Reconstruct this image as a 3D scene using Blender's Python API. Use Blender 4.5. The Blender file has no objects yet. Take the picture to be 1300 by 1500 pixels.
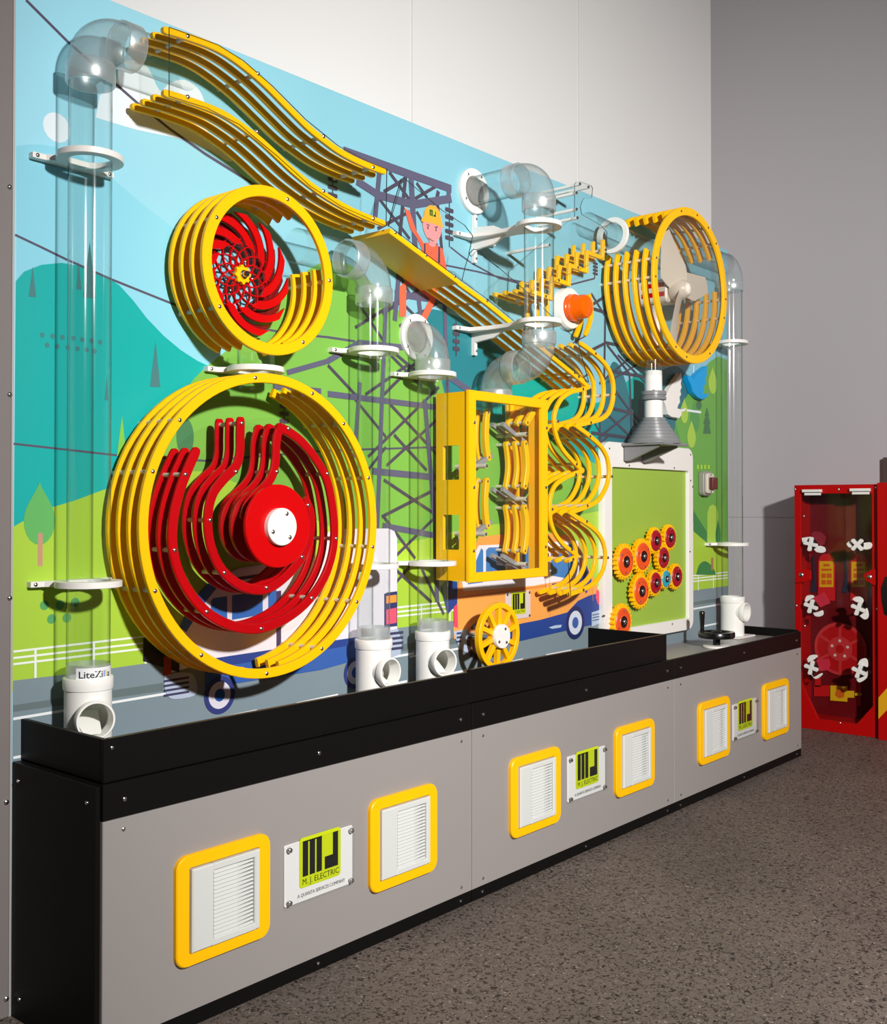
import bpy, bmesh, math, random
from mathutils import Vector, Matrix
random.seed(4)
PI = math.pi
S = bpy.context.scene
COL = S.collection

# ------------------------------------------------------------------ camera
F_PX, PPX, H_CAM = 1570.0, 650.0, 1.18
TILT = math.radians(0.7)
PPY = 743 - F_PX * math.tan(TILT)
YAW = math.atan(1345 * math.cos(TILT) / F_PX)          # angle between view axis and the +x wall direction
CX, CY = -1.23696, -2.39090
_c, _s, _cd, _sd = math.cos(YAW), math.sin(YAW), math.cos(TILT), math.sin(TILT)
FWD = Vector((_c * _cd, _s * _cd, _sd)); RGT = Vector((_s, -_c, 0)); UPV = Vector((-_c * _sd, -_s * _sd, _cd))
cam = bpy.data.cameras.new('camera'); cam_o = bpy.data.objects.new('camera', cam); COL.objects.link(cam_o)
cam.sensor_fit = 'HORIZONTAL'; cam.sensor_width = 36; cam.lens = F_PX * 36 / 1300
cam.shift_y = -(750 - PPY) / 1300
cam_o.matrix_world = Matrix((( RGT.x, UPV.x, -FWD.x, CX), (RGT.y, UPV.y, -FWD.y, CY), (RGT.z, UPV.z, -FWD.z, H_CAM), (0, 0, 0, 1)))
cam.clip_start = 0.05
S.camera = cam_o

# ------------------------------------------------------------------ world, lights, exposure
S.view_settings.view_transform = 'Standard'; S.view_settings.look = 'None'
S.view_settings.gamma = 1; S.view_settings.use_curve_mapping = False
S.view_settings.exposure = 0.0
wd = bpy.data.worlds.new('room_light'); S.world = wd; wd.use_nodes = True
wd.node_tree.nodes['Background'].inputs[0].default_value = (1.0, 0.97, 0.94, 1)
wd.node_tree.nodes['Background'].inputs[1].default_value = 0.055
kl = bpy.data.lights.new('track_spot', 'SPOT'); kl.energy = 1640; kl.shadow_soft_size = 0.11
kl.spot_size = math.radians(90); kl.spot_blend = 1.0; kl.color = (1.0, 0.982, 0.962)
ko = bpy.data.objects.new('track_spot', kl); COL.objects.link(ko); ko.location = (-0.5, -4.5, 2.8)
ko.rotation_euler = (Vector((2.95, 0, .7)) - Vector(ko.location)).to_track_quat('-Z', 'Y').to_euler()

def P(px, py, y=0.0):
    """photo point on the vertical plane at depth y -> (x, z)"""
    u = (px - PPX) / F_PX; v = (PPY - py) / F_PX
    r = FWD + RGT * u + UPV * v
    t = (y - CY) / r.y
    return (CX + t * r.x, H_CAM + t * r.z)
def PP(pts, y=0.0): return [P(a, b, y) for a, b in pts]
def Q(px, py, x):
    """photo point on the plane at x -> (y, z)"""
    u = (px - PPX) / F_PX; v = (PPY - py) / F_PX
    r = FWD + RGT * u + UPV * v
    t = (x - CX) / r.x
    return (CY + t * r.y, H_CAM + t * r.z)

# ------------------------------------------------------------------ materials
def lin(c):
    return tuple(((v / 255) / 12.92 if v <= 10 else ((v / 255 + 0.055) / 1.055) ** 2.4) for v in c) + (1,)
MATS = {}
def mat(name, rgb, rough=0.45, metal=0.0, bump=0.0, bscale=300, emit=None, spec=0.5):
    if name in MATS: return MATS[name]
    m = bpy.data.materials.new(name); m.use_nodes = True; nt = m.node_tree
    b = nt.nodes['Principled BSDF']
    b.inputs['Base Color'].default_value = lin(rgb); b.inputs['Roughness'].default_value = rough
    b.inputs['Metallic'].default_value = metal; b.inputs['Specular IOR Level'].default_value = spec
    tc = nt.nodes.new('ShaderNodeTexCoord')
    nz = nt.nodes.new('ShaderNodeTexNoise'); nz.inputs['Scale'].default_value = bscale; nz.inputs['Detail'].default_value = 3
    nt.links.new(tc.outputs['Object'], nz.inputs['Vector'])
    mr = nt.nodes.new('ShaderNodeMapRange'); mr.inputs[3].default_value = max(0.02, rough - .05); mr.inputs[4].default_value = rough + .05
    nt.links.new(nz.outputs['Fac'], mr.inputs[0]); nt.links.new(mr.outputs[0], b.inputs['Roughness'])
    if bump:
        bp = nt.nodes.new('ShaderNodeBump'); bp.inputs['Strength'].default_value = bump; bp.inputs['Distance'].default_value = .002
        nt.links.new(nz.outputs['Fac'], bp.inputs['Height']); nt.links.new(bp.outputs[0], b.inputs['Normal'])
    if emit:
        b.inputs['Emission Color'].default_value = lin(rgb); b.inputs['Emission Strength'].default_value = emit
    MATS[name] = m; return m

def clear(name, tint=(.97, .985, .98), edge=(.45, .52, .52), gloss=.05, rough=.06, milk=0.0, milkcol=(.8, .8, .8)):
    m = bpy.data.materials.new(name); m.use_nodes = True; nt = m.node_tree; nt.nodes.clear()
    out = nt.nodes.new('ShaderNodeOutputMaterial'); lw = nt.nodes.new('ShaderNodeLayerWeight'); lw.inputs[0].default_value = .5
    rp = nt.nodes.new('ShaderNodeValToRGB')
    rp.color_ramp.elements[0].position = .45; rp.color_ramp.elements[0].color = tint + (1,)
    rp.color_ramp.elements[1].position = 1.0; rp.color_ramp.elements[1].color = edge + (1,)
    nt.links.new(lw.outputs['Facing'], rp.inputs[0])
    tr = nt.nodes.new('ShaderNodeBsdfTransparent'); nt.links.new(rp.outputs[0], tr.inputs[0])
    gl = nt.nodes.new('ShaderNodeBsdfGlossy'); gl.inputs['Roughness'].default_value = rough; gl.inputs[0].default_value = (1, 1, 1, 1)
    pw = nt.nodes.new('ShaderNodeMath'); pw.operation = 'POWER'; pw.inputs[1].default_value = 4
    nt.links.new(lw.outputs['Facing'], pw.inputs[0])
    ma = nt.nodes.new('ShaderNodeMath'); ma.operation = 'MULTIPLY_ADD'; ma.inputs[1].default_value = .45; ma.inputs[2].default_value = gloss
    ma.use_clamp = True; nt.links.new(pw.outputs[0], ma.inputs[0])
    mx = nt.nodes.new('ShaderNodeMixShader'); nt.links.new(ma.outputs[0], mx.inputs[0])
    src = tr
    if milk:
        df = nt.nodes.new('ShaderNodeBsdfDiffuse'); df.inputs[0].default_value = milkcol + (1,)
        tl = nt.nodes.new('ShaderNodeBsdfTranslucent'); tl.inputs[0].default_value = milkcol + (1,)
        m1 = nt.nodes.new('ShaderNodeMixShader'); m1.inputs[0].default_value = .4
        nt.links.new(df.outputs[0], m1.inputs[1]); nt.links.new(tl.outputs[0], m1.inputs[2])
        m2 = nt.nodes.new('ShaderNodeMixShader'); m2.inputs[0].default_value = milk
        nt.links.new(tr.outputs[0], m2.inputs[1]); nt.links.new(m1.outputs[0], m2.inputs[2]); src = m2
    nt.links.new(src.outputs[0], mx.inputs[1]); nt.links.new(gl.outputs[0], mx.inputs[2])
    nt.links.new(mx.outputs[0], out.inputs[0])
    MATS[name] = m; return m

YEL = mat('yellow_plastic', (252, 188, 0), .42, bump=.05, spec=.3)
RED = mat('red_plastic', (196, 1, 4), .34, spec=.3)
REDC = mat('red_cabinet_board', (178, 2, 2), .5, spec=.2)
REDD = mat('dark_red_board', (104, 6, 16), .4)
WHT = mat('white_plastic', (236, 232, 226), .4)
PVC = mat('white_pvc', (240, 238, 232), .3)
GRY = mat('grey_laminate', (147, 141, 138), .5, bump=.03, bscale=500)
BLK = mat('black_board', (12, 11, 10), .5, bump=.08, bscale=600, spec=.16)
BLKP = mat('black_plastic', (14, 14, 15), .25)
CHR = mat('steel_bolt', (200, 198, 194), .22, metal=1.0)
ROD = mat('beige_spacer', (214, 205, 186), .5)
LEV = mat('grey_lever', (150, 146, 148), .45)
PGRY = mat('grey_plastic', (128, 128, 130), .35)
ORG = mat('orange_lens', (246, 98, 0), .2)
GCARD = mat('lime_card', (196, 208, 20), .4)
INK = mat('black_ink', (24, 24, 22), .5)
GBOARD = mat('green_board', (152, 184, 66), .45)
EDGE = mat('acrylic_edge', (52, 60, 60), .3)
WIRE = mat('dark_wire', (30, 30, 32), .4)
BLUEB = mat('blue_bird', (0, 156, 222), .4)
CLR = clear('clear_acrylic_tube', (.955, .975, .97), (.30, .38, .39), .05, .10)
CLRE = clear('clear_moulded_elbow', (.90, .93, .93), (.45, .5, .5), .09, .16, .22, (.72, .76, .76))
FRO = clear('frosted_collar', (.86, .89, .89), (.5, .53, .53), .26, .33, .46, (.72, .74, .74))
SHT = clear('clear_acrylic_sheet', (.975, .985, .985), (.8, .84, .84), .012, .05)
SHD = clear('tinted_sheet', (.93, .92, .90), (.7, .7, .68), .03, .05)
SMK = clear('smoky_sheet', (.95, .94, .93), (.75, .72, .72), .02, .08)

# ------------------------------------------------------------------ mesh helpers
ORI = {}
class MB:
    def __init__(s): s.v = []; s.f = []; s.mi = []
    def add(s, vs, fs, mi=0):
        o = len(s.v); s.v += [tuple(v) for v in vs]
        for f in fs: s.f.append(tuple(i + o for i in f)); s.mi.append(mi)
        return s
    def box(s, x0, x1, y0, y1, z0, z1, mi=0):
        return s.add([(x, y, z) for x in (x0, x1) for y in (y0, y1) for z in (z0, z1)],
                     [(0, 1, 3, 2), (4, 6, 7, 5), (0, 4, 5, 1), (2, 3, 7, 6), (0, 2, 6, 4), (1, 5, 7, 3)], mi)
    def cbox(s, x0, x1, y0, y1, z0, z1, ch=.002, axis='y'):
        if axis == 'y': return s.prism([(x0, z0), (x1, z0), (x1, z1), (x0, z1)], y0, y1, 'y', ch)
        if axis == 'x': return s.prism([(y0, z0), (y1, z0), (y1, z1), (y0, z1)], x0, x1, 'x', ch)
        return s.prism([(x0, y0), (x1, y0), (x1, y1), (x0, y1)], z0, z1, 'z', ch)
    def prism(s, poly, a0, a1, axis='y', ch=0.0, side_mi=0, mi=0):
        def mp(p, a):
            return (p[0], a, p[1]) if axis == 'y' else (a, p[0], p[1]) if axis == 'x' else (p[0], p[1], a)
        n = len(poly)
        if ch:
            area = sum(poly[i][0] * poly[(i + 1) % n][1] - poly[(i + 1) % n][0] * poly[i][1] for i in range(n))
            sg = 1 if area > 0 else -1; ins = []
            for i in range(n):
                a = Vector(poly[i - 1]); b = Vector(poly[i]); c = Vector(poly[(i + 1) % n])
                d1 = (b - a).normalized() if (b - a).length > 1e-9 else Vector((1, 0)); d2 = (c - b).normalized() if (c - b).length > 1e-9 else d1
                n1 = Vector((-d1.y, d1.x)) * sg; n2 = Vector((-d2.y, d2.x)) * sg
                m = (n1 + n2); m = m.normalized() if m.length > 1e-6 else n1
                k = min(1 / max(m.dot(n1), .4), 2)
                q = b + m * ch * k; ins.append((q.x, q.y))
            lo, hi = (a0, a1) if a0 < a1 else (a1, a0)
            loops = [[mp(p, lo) for p in ins], [mp(p, lo + ch) for p in poly], [mp(p, hi - ch) for p in poly], [mp(p, hi) for p in ins]]
        else:
            loops = [[mp(p, a0) for p in poly], [mp(p, a1) for p in poly]]
        vs = [v for l in loops for v in l]; k = len(loops); fs = []
        for l in range(k - 1):
            fs += [(l * n + i, l * n + (i + 1) % n, (l + 1) * n + (i + 1) % n, (l + 1) * n + i) for i in range(n)]
        s.add(vs, fs, side_mi)
        s.add(loops[0], [tuple(range(n))], mi); s.add(loops[-1], [tuple(range(n))], mi)
        return s
    def flat(s, poly, y):
        return s.add([(p[0], y, p[1]) for p in poly], [tuple(range(len(poly)))])
    def strip(s, path, w, y0, y1, ch=.0016, closed=False, rnd=True, axis='y'):
        n = len(path); pts = [Vector(p) for p in path]; secs = []
        for i in range(n):
            if closed: a, b, c = pts[i - 1], pts[i], pts[(i + 1) % n]
            else: a, b, c = pts[max(i - 1, 0)], pts[i], pts[min(i + 1, n - 1)]
            d1 = (b - a).normalized() if (b - a).length > 1e-9 else None; d2 = (c - b).normalized() if (c - b).length > 1e-9 else None
            d1 = d1 or d2; d2 = d2 or d1
            t = (d1 + d2); t = t.normalized() if t.length > 1e-6 else d1
            k = min(1 / max(t.dot(d1), .5), 1.6); secs.append((b, Vector((-t.y, t.x)), k, t))
        if not closed and rnd:
            p, nn, k, t = secs[0]; secs = [(p - t * w * .5, nn, .45, t), (p - t * w * .36, nn, .82, t)] + secs
            p, nn, k, t = secs[-1]; secs = secs + [(p + t * w * .36, nn, .82, t), (p + t * w * .5, nn, .45, t)]
        h = w / 2
        cs = [(-h + ch, y0), (h - ch, y0), (h, y0 + ch), (h, y1 - ch), (h - ch, y1), (-h + ch, y1), (-h, y1 - ch), (-h, y0 + ch)]
        vs = []
        for p, nn, k, t in secs:
            for a, y in cs:
                q = p + nn * a * k
                vs.append((q.x, y, q.y) if axis == 'y' else (q.x, q.y, y) if axis == 'z' else (y, q.x, q.y))
        m = len(secs); fs = []
        for i in range(m if closed else m - 1):
            j = (i + 1) % m
            fs += [(i * 8 + k, i * 8 + (k + 1) % 8, j * 8 + (k + 1) % 8, j * 8 + k) for k in range(8)]
        if not closed: fs += [tuple(range(8)), tuple(range((m - 1) * 8, m * 8))]
        return s.add(vs, fs)
    def tube(s, path, r, n=28, cap=False):
        pts = [Vector(p) for p in path]; m = len(pts); vs = []; ref = None
        for i in range(m):
            t = (pts[min(i + 1, m - 1)] - pts[max(i - 1, 0)]).normalized()
            if ref is None: ref = t.orthogonal().normalized()
            ref = (ref - t * ref.dot(t)).normalized(); b = t.cross(ref)
            rr = r[i] if isinstance(r, (list, tuple)) else r
            vs += [pts[i] + (ref * math.cos(2 * PI * k / n) + b * math.sin(2 * PI * k / n)) * rr for k in range(n)]
        fs = [(i * n + k, i * n + (k + 1) % n, (i + 1) * n + (k + 1) % n, (i + 1) * n + k) for i in range(m - 1) for k in range(n)]
        s.add(vs, fs)
        if cap: s.add(vs[:n], [tuple(range(n))]); s.add(vs[-n:], [tuple(range(n))])
        return s
    def lathe(s, prof, c, axis, n=32, closed=False):
        """prof: (radius, height along axis) pairs"""
        ax = Vector(axis).normalized(); e1 = ax.orthogonal().normalized(); e2 = ax.cross(e1); c = Vector(c)
        vs = [c + ax * h + (e1 * math.cos(2 * PI * k / n) + e2 * math.sin(2 * PI * k / n)) * max(r, 1e-5) for r, h in prof for k in range(n)]
        m = len(prof)
        fs = [(i * n + k, i * n + (k + 1) % n, ((i + 1) % m) * n + (k + 1) % n, ((i + 1) % m) * n + k) for i in range(m if closed else m - 1) for k in range(n)]
        return s.add(vs, fs)
    def build(s, name, m, parent=None, ang=38):
        o0 = Vector(ORI.get(parent.name, (0, 0, 0))) if parent else Vector((0, 0, 0))
        me = bpy.data.meshes.new(name)
        me.from_pydata([Vector(v) - o0 for v in s.v], [], s.f)
        for mm in (m if isinstance(m, (list, tuple)) else [m]): me.materials.append(mm)
        if any(s.mi): me.polygons.foreach_set('material_index', s.mi)
        bm = bmesh.new(); bm.from_mesh(me); bmesh.ops.recalc_face_normals(bm, faces=bm.faces); bm.to_mesh(me); bm.free()
        me.shade_smooth(); me.set_sharp_from_angle(angle=math.radians(ang))
        o = bpy.data.objects.new(name, me); COL.objects.link(o)
        if parent: o.parent = parent
        ORI[o.name] = tuple(o0)
        return o

def thing(name, label, cat, loc, group=None):
    o = bpy.data.objects.new(name, None); COL.objects.link(o); o.location = loc; o.empty_display_size = .05
    o['label'] = label; o['category'] = cat
    if group: o['group'] = group
    ORI[o.name] = tuple(loc); return o
def tag(o, label, cat, group=None):
    o['label'] = label; o['category'] = cat
    if group: o['group'] = group
    return o
def structure(o): o['kind'] = 'structure'; return o
def copy_tree(o, parent=None):
    c = o.copy(); COL.objects.link(c); c.parent = parent
    ORI[c.name] = ORI.get(o.name, (0, 0, 0))
    for ch in list(o.children): copy_tree(ch, c)
    return c

_bm = MB().lathe([(.0001, -.0042), (.003, -.0038), (.0052, -.0022), (.0058, 0), (.0058, .003)], (0, 0, 0), (0, 1, 0), 10)
_bm.lathe([(.0001, -.0046), (.0022, -.0044), (.0024, -.0038)], (0, 0, 0), (0, 1, 0), 6)
_bo = _bm.build('bolt', CHR); BOLT = _bo.data; bpy.data.objects.remove(_bo)
def bolt(parent, x, y, z, s=1.0, axis='y', name='bolt'):
    o = bpy.data.objects.new(name, BOLT); COL.objects.link(o); o.parent = parent
    o.location = Vector((x, y, z)) - Vector(ORI.get(parent.name, (0, 0, 0)) if parent else (0, 0, 0)); o.scale = (s, s, s)
    if axis == 'x': o.rotation_euler = (0, 0, -PI / 2)
    if axis == '+z': o.rotation_euler = (-PI / 2, 0, 0)
    return o

def catmull(pts, k=5):
    out = []; n = len(pts); pts = [Vector(p) for p in pts]
    for i in range(n - 1):
        p0 = pts[max(i - 1, 0)]; p1 = pts[i]; p2 = pts[i + 1]; p3 = pts[min(i + 2, n - 1)]
        for j in range(k):
            t = j / k
            out.append(.5 * ((2 * p1) + (p2 - p0) * t + (2 * p0 - 5 * p1 + 4 * p2 - p3) * t * t + (3 * p1 - p0 - 3 * p2 + p3) * t ** 3))
    out.append(pts[-1]); return [(p.x, p.y) for p in out]
def arc(cx, cz, r, a0, a1, n=24):
    return [(cx + r * math.cos(math.radians(a0 + (a1 - a0) * i / n)), cz + r * math.sin(math.radians(a0 + (a1 - a0) * i / n))) for i in range(n + 1)]
def circle(cx, cz, r, n=40): return arc(cx, cz, r, 0, 360, n)[:-1]
def rrect(x0, x1, z0, z1, r, n=5):
    out = []
    for cx, cz, a in ((x1 - r, z1 - r, 0), (x0 + r, z1 - r, 90), (x0 + r, z0 + r, 180), (x1 - r, z0 + r, 270)):
        out += arc(cx, cz, r, a, a + 90, n)
    return out
def ring_face(outer, inner):
    """two closed loops of equal length -> quads"""
    n = len(outer); return outer + inner, [(i, (i + 1) % n, n + (i + 1) % n, n + i) for i in range(n)]
def frame_mb(outer, inner, y0, y1, ch=.002):
    """hollow plate between loops of equal length, chamfered outer front edge"""
    n = len(outer); b = MB(); L = []
    cxo = sum(p[0] for p in outer) / n; czo = sum(p[1] for p in outer) / n
    def toward(p, d):
        v = Vector((cxo - p[0], czo - p[1])); l = v.length; v = v * (d / l); return (p[0] + v.x, p[1] + v.y)
    loops = [[(p[0], y1, p[1]) for p in outer], [(p[0], y0 + ch, p[1]) for p in outer], [(toward(p, ch)[0], y0, toward(p, ch)[1]) for p in outer],
             [(toward(p, -ch)[0], y0, toward(p, -ch)[1]) for p in inner], [(p[0], y0 + ch, p[1]) for p in inner], [(p[0], y1, p[1]) for p in inner]]
    vs = [v for l in loops for v in l]; fs = []
    for l in range(6):
        m = (l + 1) % 6
        fs += [(l * n + i, l * n + (i + 1) % n, m * n + (i + 1) % n, m * n + i) for i in range(n)]
    return b.add(vs, fs)

def text_mb(body, size, bold=0.0, res=2):
    cu = bpy.data.curves.new('t', 'FONT'); cu.body = body; cu.size = size; cu.resolution_u = res; cu.offset = bold
    o = bpy.data.objects.new('t', cu); COL.objects.link(o)
    bpy.context.view_layer.update()
    me = bpy.data.meshes.new_from_object(o.evaluated_get(bpy.context.evaluated_depsgraph_get()))
    vs = [tuple(v.co) for v in me.vertices]; fs = [tuple(p.vertices) for p in me.polygons]
    bpy.data.objects.remove(o); bpy.data.meshes.remove(me); bpy.data.curves.remove(cu)
    return vs, fs
def text_on_wall(body, x0, x1, z, y, h=None):
    """flat lettering on a plane facing -y, fitted between x0 and x1"""
    vs, fs = text_mb(body, 1.0)
    mx = max(v[0] for v in vs); mn = min(v[0] for v in vs); mz = max(v[1] for v in vs)
    k = (x1 - x0) / (mx - mn); kz = (h / mz) if h else k
    return [(x0 + (v[0] - mn) * k, y, z + v[1] * kz) for v in vs], fs

# ------------------------------------------------------------------ setting
def floor_mat():
    m = bpy.data.materials.new('speckled_rubber_floor'); m.use_nodes = True; nt = m.node_tree; b = nt.nodes['Principled BSDF']
    tc = nt.nodes.new('ShaderNodeTexCoord')
    def vor(scale, feature='F1'):
        v = nt.nodes.new('ShaderNodeTexVoronoi'); v.inputs['Scale'].default_value = scale; v.feature = feature
        nt.links.new(tc.outputs['Object'], v.inputs['Vector']); return v
    def ramp(a, ca, bpos, cb, src):
        r = nt.nodes.new('ShaderNodeValToRGB'); r.color_ramp.elements[0].position = a; r.color_ramp.elements[0].color = ca
        r.color_ramp.elements[1].position = bpos; r.color_ramp.elements[1].color = cb; nt.links.new(src, r.inputs[0]); return r
    nz = nt.nodes.new('ShaderNodeTexNoise'); nz.inputs['Scale'].default_value = 82; nz.inputs['Detail'].default_value = 4; nz.inputs['Roughness'].default_value = .62; nz.inputs['Distortion'].default_value = 1.2
    nt.links.new(tc.outputs['Object'], nz.inputs['Vector'])
    base = ramp(.405, lin((33, 27, 24)), .485, lin((105, 95, 88)), nz.outputs['Fac'])
    v1 = vor(210); sep = nt.nodes.new('ShaderNodeSeparateColor'); nt.links.new(v1.outputs['Color'], sep.inputs[0])
    k1 = ramp(.975, (0, 0, 0, 1), .98, (1, 1, 1, 1), sep.outputs[0])
    mx = nt.nodes.new('ShaderNodeMix'); mx.data_type = 'RGBA'
    nt.links.new(k1.outputs[0], mx.inputs[0]); nt.links.new(base.outputs[0], mx.inputs[6])
    hs = ramp(.3, lin((150, 140, 132)), .9, lin((120, 105, 80)), sep.outputs[1]); nt.links.new(hs.outputs[0], mx.inputs[7])
    n2 = nt.nodes.new('ShaderNodeTexNoise'); n2.inputs['Scale'].default_value = 1.6; n2.inputs['Detail'].default_value = 3
    nt.links.new(tc.outputs['Object'], n2.inputs['Vector'])
    r2 = ramp(.35, (.78, .76, .76, 1), .7, (1.1, 1.08, 1.06, 1), n2.outputs['Fac'])
    mm = nt.nodes.new('ShaderNodeMix'); mm.data_type = 'RGBA'; mm.blend_type = 'MULTIPLY'; mm.inputs[0].default_value = 1
    nt.links.new(mx.outputs[2], mm.inputs[6]); nt.links.new(r2.outputs[0], mm.inputs[7])
    nt.links.new(mm.outputs[2], b.inputs['Base Color']); b.inputs['Roughness'].default_value = .55
    bp = nt.nodes.new('ShaderNodeBump'); bp.inputs['Strength'].default_value = .25; bp.inputs['Distance'].default_value = .002
    nt.links.new(nz.outputs['Fac'], bp.inputs['Height']); nt.links.new(bp.outputs[0], b.inputs['Normal'])
    return m
structure(MB().box(-5, 7.0, -7, .72, -.1, 0).build('floor', floor_mat()))
WALLW = mat('white_wall_paint', (247, 244, 241), .7, bump=.03, bscale=200)
WALLG = mat('grey_wall_paint', (176, 171, 174), .65, bump=.03, bscale=200)
structure(MB().box(-5, 4.76, .6, .72, 0, 5.2).build('wall_back', WALLW))
wr = structure(MB().box(4.76, 4.9, -7, .72, 0, 1.118).box(4.764, 4.9, -7, .72, 1.118, 1.122).box(4.76, 4.9, -7, .72, 1.122, 5.2).build('wall_right', WALLG))
# panelling joints on the white wall
tj = MB()
for jx in (2.05, 3.3): tj.box(jx - .002, jx + .002, .597, .6, 0, 5.2)
structure(tj.build('trim_1', mat('wall_joint', (222, 219, 215), .7)))
# grey end post left of the mural
po = thing('end_post', 'grey bolted end post at the left edge of the mural wall', 'post', (-.1, 0, 0))
MB().cbox(-.25, .0035, -.004, .55, 0, 2.75, .003).build('post_board', mat('grey_post', (124, 116, 114), .5, bump=.03), po)
MB().box(.0035, .0085, -.002, .1, 0, 2.6).build('edge_strip', mat('aluminium_strip', (190, 186, 182), .4, metal=.3), po)
for py in (274, 578, 876, 1175, 1463):
    x, z = P(14 if py < 1000 else 9, py, -.004); bolt(po, x, -.0045, z, 1.1)

# ------------------------------------------------------------------ mural
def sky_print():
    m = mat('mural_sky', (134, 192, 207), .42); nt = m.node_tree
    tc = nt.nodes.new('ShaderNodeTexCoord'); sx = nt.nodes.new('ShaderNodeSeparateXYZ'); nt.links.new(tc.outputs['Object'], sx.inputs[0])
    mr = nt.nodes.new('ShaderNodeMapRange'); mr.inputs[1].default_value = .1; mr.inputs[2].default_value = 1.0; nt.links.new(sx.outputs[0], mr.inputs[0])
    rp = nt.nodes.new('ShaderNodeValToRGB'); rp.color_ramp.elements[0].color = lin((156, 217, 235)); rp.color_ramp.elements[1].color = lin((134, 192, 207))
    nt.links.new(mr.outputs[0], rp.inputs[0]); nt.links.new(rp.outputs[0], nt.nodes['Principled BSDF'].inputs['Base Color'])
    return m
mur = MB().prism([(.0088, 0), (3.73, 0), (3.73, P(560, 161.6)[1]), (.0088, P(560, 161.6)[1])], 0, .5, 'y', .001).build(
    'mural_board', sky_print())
tag(mur, 'big printed mural board of hills, pylons and trucks behind the ball tubes', 'mural')
ORI[mur.name] = (0, 0, 0)
_lv = [0]
KEEP = ('printed_pylon', 'printed_pylon_braces', 'printed_eyes', 'printed_badge_letters', 'printed_lorry_badge', 'printed_worker', 'printed_braces')
def lay(name, rgb, polys, parent=None):
    """printed shapes on the mural plane, each a film of its own"""
    m = mat('print_%d_%d_%d' % tuple(rgb), rgb, .42); _lv[0] += .00003; first = None; b = MB()
    for p in polys:
        _lv[0] += .000006
        b.flat(p, -.0003 - _lv[0])
        if name not in KEEP:
            o = b.build(name, m, parent or mur); first = first or o; b = MB()
    if name in KEEP: first = b.build(name, m, parent or mur)
    return first
def ln(x0, y0, x1, y1, w):
    a = Vector(P(x0, y0)); b = Vector(P(x1, y1)); d = (b - a).normalized(); 
    sc = F_PX / ((Vector((a.x - CX, -CY, a.y - H_CAM))).dot(FWD)); h = w / sc / 2
    n = Vector((-d.y, d.x)) * h
    return [tuple(a + n), tuple(b + n), tuple(b - n), tuple(a - n)]
def pline(pts, w):
    return [ln(*pts[i], *pts[i + 1], w) for i in range(len(pts) - 1)]
def drop(cx, ty, by, wpx):
    """teardrop tree crown: photo centre x, top y, bottom y, width in px"""
    t = Vector(P(cx, ty)); b = Vector(P(cx, by)); hh = (t - b).length
    hw = abs(P(cx + wpx / 2, (ty + by) / 2)[0] - P(cx - wpx / 2, (ty + by) / 2)[0]) / 2
    out = []
    for k in range(9): 
        f = k / 9; out.append((t.x + hw * math.sin(f * PI / 2) ** 1.3, t.y - hh * .62 * f))
    for k in range(11):
        a = -PI * k / 10; out.append((t.x + hw * math.cos(a), t.y - hh * .62 + hh * .38 * math.sin(a)))
    for k in range(8, 0, -1):
        f = k / 9; out.append((t.x - hw * math.sin(f * PI / 2) ** 1.3, t.y - hh * .62 * f))
    return out
def dot(px, py, r): x, z = P(px, py); return circle(x, z, r, 14)
def rq(x0, y0, x1, y1):   # axis aligned in the wall, from two photo corners
    a = P(x0, y0); b = P(x1, y1); return [(a[0], a[1]), (b[0], a[1]), (b[0], b[1]), (a[0], b[1])]
def c2(pts, sx, ox, oy): return [(ox + a / sx, oy + b / sx) for a, b in pts]
XR, ZT = 3.729, P(560, 161.6)[1] - .001

lay('printed_haze', (136, 206, 224), [catmull(PP([(24, 214), (60, 212), (110, 225), (165, 262), (210, 300), (255, 335), (330, 400), (400, 470), (400, 640), (25, 640)]), 3)])
lay('printed_haze', (132, 190, 206), [catmull(PP([(430, 395), (480, 370), (540, 352), (600, 350), (640, 380), (660, 460), (560, 500), (440, 460)]), 3)])
lay('printed_cloud', (226, 236, 242), [catmull(PP([(140, 172), (200, 190), (270, 205), (310, 222), (332, 236), (340, 234), (326, 215), (306, 204), (302, 160), (292, 132), (270, 117), (248, 122), (234, 133), (216, 98), (192, 88), (176, 96), (168, 122), (146, 140)]), 3), dot(83, 187, .036)])
lay('printed_hill', (0, 168, 163), [PP([(23, 412), (35, 398), (60, 388), (90, 385), (120, 390), (150, 402), (175, 418), (195, 440), (215, 466), (240, 492), (265, 513), (290, 529), (312, 539), (330, 560), (330, 760), (20, 800)])])
lay('printed_hill', (38, 124, 134), [catmull(PP([(590, 470), (628, 452), (680, 468), (720, 488), (760, 530), (790, 560), (700, 590), (640, 590)]), 3)])
lay('printed_hill', (8, 162, 152), [catmull(PP([(640, 590), (700, 566), (740, 548), (780, 540), (830, 560), (865, 592), (890, 580), (924, 555), (950, 552), (955, 660), (700, 720), (640, 700)]), 2)])
lay('printed_hill', (52, 112, 122), [catmull(PP([(880, 590), (893, 540), (901, 530), (912, 545), (924, 590), (935, 660), (880, 660)]), 3),
                                     catmull(PP([(935, 590), (948, 560), (965, 546), (988, 536), (1004, 546), (1014, 566), (1020, 640), (985, 660), (935, 660)]), 3)])
lay('printed_hill', (120, 178, 72), [catmull(PP([(190, 705), (230, 630), (286, 553), (330, 515), (380, 470), (420, 425), (455, 393), (490, 381), (525, 396), (560, 430), (590, 462), (618, 500), (642, 540), (658, 590), (700, 612), (800, 640), (900, 690), (1000, 690), (1000, 860), (600, 900), (300, 900)]), 3)])
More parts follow.
